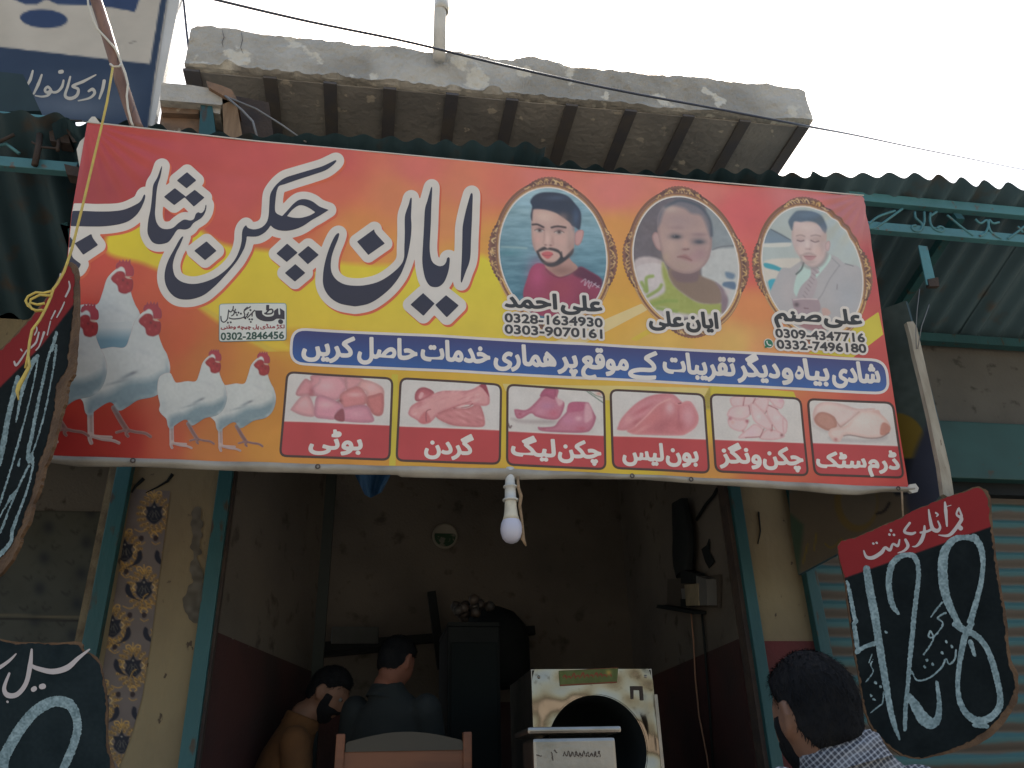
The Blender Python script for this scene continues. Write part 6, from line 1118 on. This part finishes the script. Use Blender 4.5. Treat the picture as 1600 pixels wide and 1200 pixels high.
def shell(Mx, cond, thick, name, m, parent, su=96, sv=72, noise=.003, seed=0, strands=2600, slen=.020):
    """hair or beard: a coat over the head where cond(x,y,z) > 0, thinning to its edge, with loose strands combed down and back"""
    def lift(p, d, c):
        nz = vnoise(np.array([p.x * 1000 + p.y * 300]), np.array([p.z * 700 + p.y * 900]), 9, seed)[0] - .5
        return thick * (min(1, max(.35, .35 + p.z / .09)) if thick > .01 else 1) * min(1, max(0, c / .02)) ** .7 + noise * nz * min(1, max(0, c / .01)) - .002
    vs = []; keep = []
    for j in range(sv + 1):
        ph = math.pi * j / sv
        for i in range(su):
            th = 2 * math.pi * i / su; d = (math.sin(ph) * math.cos(th), math.sin(ph) * math.sin(th), math.cos(ph)); p = head_shape(d); c = cond(p.x, p.y, p.z)
            vs.append(Mx @ (p + Vector(d) * lift(p, Vector(d), c))); keep.append(c > -.004)
    fs = []
    for j in range(sv):
        for i in range(su):
            q = (j * su + i, j * su + (i + 1) % su, (j + 1) * su + (i + 1) % su, (j + 1) * su + i)
            if all(keep[k] for k in q): fs.append(q)
    mb = MB().add(vs, fs, True); rg = random.Random(seed + 11); sv_ = []; sf = []; n = 0
    while n < strands:
        z = rg.uniform(-1, 1); th = rg.uniform(0, 2 * math.pi); r = math.sqrt(1 - z * z); d = Vector((r * math.cos(th), r * math.sin(th), z)); p = head_shape(tuple(d)); c = cond(p.x, p.y, p.z)
        if c < -.006: n += .2; continue
        n += 1; root = p + d * (lift(p, d, max(c, 0)) - .001)
        comb = Vector((.35 * d.x, -.55 if z > .1 else -.1, -.75)) + Vector((rg.uniform(-.5, .5), rg.uniform(-.5, .5), rg.uniform(-.3, .3))); t = comb - d * comb.dot(d); t.normalize(); s_ = t.cross(d) * rg.uniform(.0006, .0011)
        L = slen * rg.uniform(.5, 1.2) * (1 if z > .2 else .55); q1 = root + t * L * .55 + d * L * rg.uniform(.12, .24); q2 = root + t * L + d * L * rg.uniform(.02, .26)
        o = len(sv_); sv_ += [Mx @ (root - s_), Mx @ (root + s_), Mx @ (q1 + s_ * .8), Mx @ (q1 - s_ * .8), Mx @ q2]; sf += [(o, o + 1, o + 2, o + 3), (o + 3, o + 2, o + 4)]
    mb.add(sv_, sf, False)
    return mb.build(name, m, parent)
def hand(mb, wrist, dirv, palmn, curl=.5, left=False):
    w_ = Vector(wrist); d = Vector(dirv).normalized(); n_ = Vector(palmn); n_ = (n_ - d * n_.dot(d)).normalized(); s_ = d.cross(n_) * (1 if left else -1)
    loft(mb, [w_, w_ + d * .03, w_ + d * .065, w_ + d * .09], [(.027, .02), (.036, .017), (.042, .015), (.038, .012)], s_, 14)
    for k, (off, ln) in enumerate(((.030, .066), (.010, .076), (-.011, .071), (-.030, .055))):
        b0 = w_ + d * .086 + s_ * off; a1 = curl * .7; a2 = curl * 1.7; d1 = d * math.cos(a1) + n_ * math.sin(a1); d2 = d * math.cos(a2) + n_ * math.sin(a2)
        mb.tube([b0, b0 + d1 * ln * .45, b0 + d1 * ln * .45 + d2 * ln * .3, b0 + d1 * ln * .45 + d2 * ln * .55], [.009, .0085, .008, .0065], 8)
    b0 = w_ + d * .03 + s_ * .034; t1 = (d * .7 + s_ * .6 + n_ * .3).normalized(); mb.tube([b0, b0 + t1 * .035, b0 + t1 * .035 + (d * .9 + n_ * .35).normalized() * .03], [.012, .0105, .008], 8)
def person(label, base, head, face, tilt, neck, chest, pelvis, shoulders, elbows, wrists, knees, ankles, skin, hairm, shirt_m, trouser_m, beard=None, hair=None, group=None, toes=None):
    r = thing('person', base, label, 'person', group)
    f_ = Vector(face).normalized(); rgt = f_.cross(Vector((0, 0, 1))).normalized(); up = rgt.cross(f_)
    q = Matrix.Rotation(-tilt, 3, rgt); f2 = q @ f_; u2 = q @ up
    Mx = Matrix([[rgt[i], f2[i], u2[i], head[i]] for i in range(3)] + [[0, 0, 0, 1]])
    N_, C_, P_ = Vector(neck), Vector(chest), Vector(pelvis); sh = [Vector(v) for v in shoulders]; sd = (sh[1] - sh[0]).normalized()
    hips = [P_ - sd * .085 + Vector((0, 0, -.04)), P_ + sd * .085 + Vector((0, 0, -.04))]
    def torso(mb, g):
        smid = (sh[0] + sh[1]) / 2; w_ = (sh[1] - sh[0]).length / 2
        loft(mb, [P_ + (P_ - C_).normalized() * .10, P_, P_.lerp(C_, .4), P_.lerp(C_, .8), C_, C_.lerp(smid, .6), smid + (N_ - smid) * .12, N_.lerp(smid, .35), N_.lerp(smid, .05), N_ + (N_ - smid).normalized() * .022], [(.13 + g, .10 + g), (.155 + g, .105 + g), (.145 + g, .098 + g), (.165 + g, .108 + g), (.175 + g, .112 + g), (w_ * .96 + g, .10 + g), (w_ * .86 + g, .078 + g), (w_ * .48 + g, .066 + g), (.066 + g * 1.3, .064 + g * 1.3), (.058 + g * 1.6, .058 + g * 1.6)], sd, 28)
    def arms(mb, g, end=1.0):
        for s_, e, w2 in zip(sh, elbows, wrists): e, w2 = Vector(e), Vector(w2); limb(mb, [s_, s_.lerp(e, .5), e, e.lerp(w2, .4), e.lerp(w2, end)], [.052 + g, .046 + g, .040 + g, .039 + g, (.030 if end > .9 else .036) + g])
    def legs(mb, g, end=1.0):
        for h, k, a in zip(hips, knees, ankles): k, a = Vector(k), Vector(a); limb(mb, [h, h.lerp(k, .5), k, k.lerp(a, .35), k.lerp(a, end)], [.088 + g, .074 + g, .056 + g, .056 + g, .038 + g])
    mb = MB(); torso(mb, 0); arms(mb, 0); legs(mb, 0); limb(mb, [N_ + (N_ - C_) * .1, N_.lerp(Vector(head), .4), Mx @ Vector((0, -.015, -.06))], [.060, .056, .055]); head_mesh(mb, Mx)
    for i, (e, w2) in enumerate(zip(elbows, wrists)): e, w2 = Vector(e), Vector(w2); d = (w2 - e).normalized(); hand(mb, w2, d, sd * (1 if i == 0 else -1) + f_ * .3, .6, i == 0)
    for i, a in enumerate(ankles): a = Vector(a); d = Vector((toes or f_)); d.z = 0; d.normalize(); loft(mb, [a - d * .05 + Vector((0, 0, -.045)), a + Vector((0, 0, -.035)), a + d * .09 + Vector((0, 0, -.05)), a + d * .17 + Vector((0, 0, -.06))], [(.03, .026), (.036, .036), (.042, .024), (.03, .015)], d.cross(Vector((0, 0, 1))), 14)
    bm_ = remesh(mb, .0075, 2); bm_.name = 'body'; bm_.materials.append(skin); link('body', bm_, r)
    mb = MB(); torso(mb, .013); arms(mb, .014, .93); me = remesh(mb, .009, 5); me.materials.append(shirt_m); me.name = 'shirt'; link('shirt', me, r)
    mb = MB(); legs(mb, .02, .97); loft(mb, [P_ + (P_ - C_).normalized() * .12, P_, P_.lerp(C_, .25)], [(.16, .13), (.175, .125), (.16, .115)], sd, 24); me = remesh(mb, .011, 3); me.materials.append(trouser_m); me.name = 'trousers'; link('trousers', me, r)
    t_ = ((Vector(head) - N_).normalized() * .5 + Vector((0, 0, .6))).normalized(); a_ = (sd - t_ * sd.dot(t_)).normalized(); b_ = t_.cross(a_); cv = []; nc = 40
    for hh, rr in ((-.030, .088), (-.008, .079), (.016, .072), (.022, .070), (.022, .0655), (.0, .066), (-.02, .07)):
        for k in range(nc):
            th = 2 * math.pi * k / nc; fr_ = (b_ * math.sin(th)).dot(f_) ; cv.append(N_ + t_ * (hh * (1 if fr_ < .75 else .5)) + a_ * (rr * math.cos(th)) + b_ * (rr * .97 * math.sin(th)))
    MB().add(cv, [(r_ * nc + k, r_ * nc + (k + 1) % nc, (r_ + 1) * nc + (k + 1) % nc, (r_ + 1) * nc + k) for r_ in range(6) for k in range(nc)], True).build('collar', shirt_m, r)
    shell(Mx, hair, .017, 'hair', hairm, r, seed=1)
    if beard: shell(Mx, beard, .008, 'beard', hairm, r, seed=2, noise=.002, strands=1500, slen=.012)
    ew = mat('eye_white', (.12, .115, .11), .8, spec=.05); ei = mat('iris', (.02, .012, .008), .2)
    for s_ in (-1, 1):
        e = MB().lathe([(0, -.011), (.006, -.009), (.011, 0), (.006, .009), (0, .011)], Mx @ Vector((s_ * .032, .071, .012)), f2, 14).build('eye', ew, r); MB().lathe([(0, .0122), (.004, .0115), (.0052, .0098)], Mx @ Vector((s_ * .032, .071, .012)), f2, 12).build('iris', ei, e)
    return r
def hair_short(x, y, z): return min(z - (.052 if y > .04 else .02 - .05 * 0) , .05) if y > .04 else (z - (.012 + .8 * max(0, y)) if y > -.03 else z + .062 + .0 * x)
def hair_short2(x, y, z):
    line = .062 if y > .05 else (.062 * (y + .01) / .06 + .01 * (.05 - y) / .06 if y > -.01 else (.01 - (-.01 - y) / .04 * .072 if y > -.05 else -.062)); return z - line
def beard_full(x, y, z):
    c = -.030 - z; side = min(.012 - z, abs(x) - .046, .022 - abs(y - .026)); return max(side, min(c, y - .004 + max(0, -.06 - z) * .6, (math.hypot(x / 1.0, (z + .062) * 1.9) - .017) if y > .05 else 1))
HAIR = mat('black_hair', (0.010, 0.0108, 0.013), .8, c2=(.014, .0145, .016), scale=40, bump=.2, bscale=220, spec=.04, stretch=(1, 1, .35))
SKIN1 = mat('skin', (.17, .09, .06), .6, c2=(.14, .075, .05), scale=18, spec=.3, bump=.05, bscale=200)
# plaid shirt cloth
PM = bpy.data.materials.new('checked_cloth'); PM.use_nodes = True; N = PM.node_tree.nodes; L = PM.node_tree.links; bs = N['Principled BSDF']; bs.inputs['Roughness'].default_value = .9; bs.inputs['Specular IOR Level'].default_value = .1
tc = N.new('ShaderNodeTexCoord'); mp = N.new('ShaderNodeMapping'); mp.inputs['Rotation'].default_value = (.35, .5, .62); L.new(tc.outputs['Object'], mp.inputs[0]); nz = N.new('ShaderNodeTexNoise'); nz.inputs['Scale'].default_value = 7; L.new(mp.outputs[0], nz.inputs['Vector'])
vm = N.new('ShaderNodeVectorMath'); vm.operation = 'MULTIPLY_ADD'; L.new(nz.outputs['Color'], vm.inputs[0]); vm.inputs[1].default_value = (.02, .02, .02); L.new(mp.outputs[0], vm.inputs[2]); sp = N.new('ShaderNodeSeparateXYZ'); L.new(vm.outputs[0], sp.inputs[0])
def stripe(out, w_, lo):
    m1 = N.new('ShaderNodeMath'); m1.operation = 'PINGPONG'; L.new(out, m1.inputs[0]); m1.inputs[1].default_value = w_; m2 = N.new('ShaderNodeMath'); m2.operation = 'GREATER_THAN'; L.new(m1.outputs[0], m2.inputs[0]); m2.inputs[1].default_value = w_ * lo; return m2.outputs[0]
a1 = stripe(sp.outputs['X'], .0042, .66); a2 = stripe(sp.outputs['Z'], .0042, .66); a3 = stripe(sp.outputs['Z'], .026, .7); s1 = N.new('ShaderNodeMath'); s1.operation = 'ADD'; L.new(a1, s1.inputs[0]); L.new(a2, s1.inputs[1])
s2 = N.new('ShaderNodeMath'); s2.operation = 'MULTIPLY_ADD'; L.new(a3, s2.inputs[0]); s2.inputs[1].default_value = .35; L.new(s1.outputs[0], s2.inputs[2]); rp = N.new('ShaderNodeMapRange'); rp.inputs['From Max'].default_value = 2.0; L.new(s2.outputs[0], rp.inputs['Value'])
mx = N.new('ShaderNodeMix'); mx.data_type = 'RGBA'; L.new(rp.outputs[0], mx.inputs[0]); mx.inputs[6].default_value = (.055, .06, .075, 1); mx.inputs[7].default_value = (.33, .345, .375, 1); L.new(mx.outputs[2], bs.inputs['Base Color'])
person('man with short black hair and a grey checked shirt seen from behind in the street', (.90, 1.62, 0.0), (.860, 1.60, 1.620), (-.17, .985, 0), .06, (.888, 1.582, 1.562), (.92, 1.60, 1.28), (.92, 1.62, .98),
       [(.735, 1.52, 1.475), (1.085, 1.66, 1.478)], [(.70, 1.44, 1.17), (1.13, 1.72, 1.17)], [(.64, 1.55, .95), (1.08, 1.86, .97)], [(.84, 1.60, .52), (.99, 1.70, .52)], [(.85, 1.56, .075), (1.0, 1.66, .075)], SKIN1, HAIR, PM, mat('dark_trousers', (.04, .045, .06), .9), beard_full, hair_short2)
ORG = mat('ochre_cloth', (.115, .05, .016), .9, c2=(.085, .037, .012), scale=9, bump=.2, bscale=25); DRK = mat('black_cloth', (.012, .017, .019), .9, c2=(.016, .021, .023), scale=6, bump=.2, bscale=20)
person('man in an ochre shirt with a beard, seated and leaning in at the left', (-.36, 4.0, .75), (-.155, 4.0, 1.935), (.93, -.25, 0), .55, (-.26, 4.02, 1.83), (-.33, 4.04, 1.60), (-.37, 4.08, 1.30),
       [(-.32, 4.20, 1.745), (-.27, 3.85, 1.735)], [(-.20, 4.26, 1.48), (-.22, 3.80, 1.46)], [(.02, 4.18, 1.38), (.0, 3.84, 1.36)], [(.02, 4.16, 1.28), (.02, 3.92, 1.28)], [(.0, 4.18, .825), (.0, 3.90, .825)], SKIN1, HAIR, ORG, DRK, beard_full, hair_short2)
st = thing('stool', (-.37, 4.08, .75), 'low wooden stool under the man in the ochre shirt', 'stool'); MB().lathe([(0, .45), (.15, .45), (.16, .435), (.16, .42), (0, .42)], (-.38, 4.08, .75), (0, 0, 1), 24).build('seat', M['wood'], st)
for dx, dy in ((-1, -1), (1, -1), (-1, 1), (1, 1)): MB().bar((-.38 + dx * .12, 4.08 + dy * .12, .75), (-.38 + dx * .10, 4.08 + dy * .10, 1.175), .03, .03, (0, 1, 0)).build('leg', M['wood'], st)
person('man in a black shirt seen from behind, stooping over his work', (.12, 4.0, .75), (.138, 3.90, 2.05), (.62, .78, 0), .42, (.10, 3.90, 1.935), (.12, 3.98, 1.72), (.12, 4.02, 1.42),
       [(-.03, 3.98, 1.865), (.27, 3.82, 1.855)], [(-.06, 4.12, 1.60), (.34, 3.94, 1.58)], [(.10, 4.30, 1.50), (.30, 4.18, 1.48)], [(.06, 4.14, 1.10), (.24, 4.05, 1.10)], [(.05, 4.02, .825), (.22, 3.95, .825)], mat('ruddy_skin', (.18, .08, .056), .6, spec=.15), HAIR, DRK, DRK, None, hair_short2)
bpy.data.objects.remove(_to, do_unlink=True); bpy.data.curves.remove(_tc)
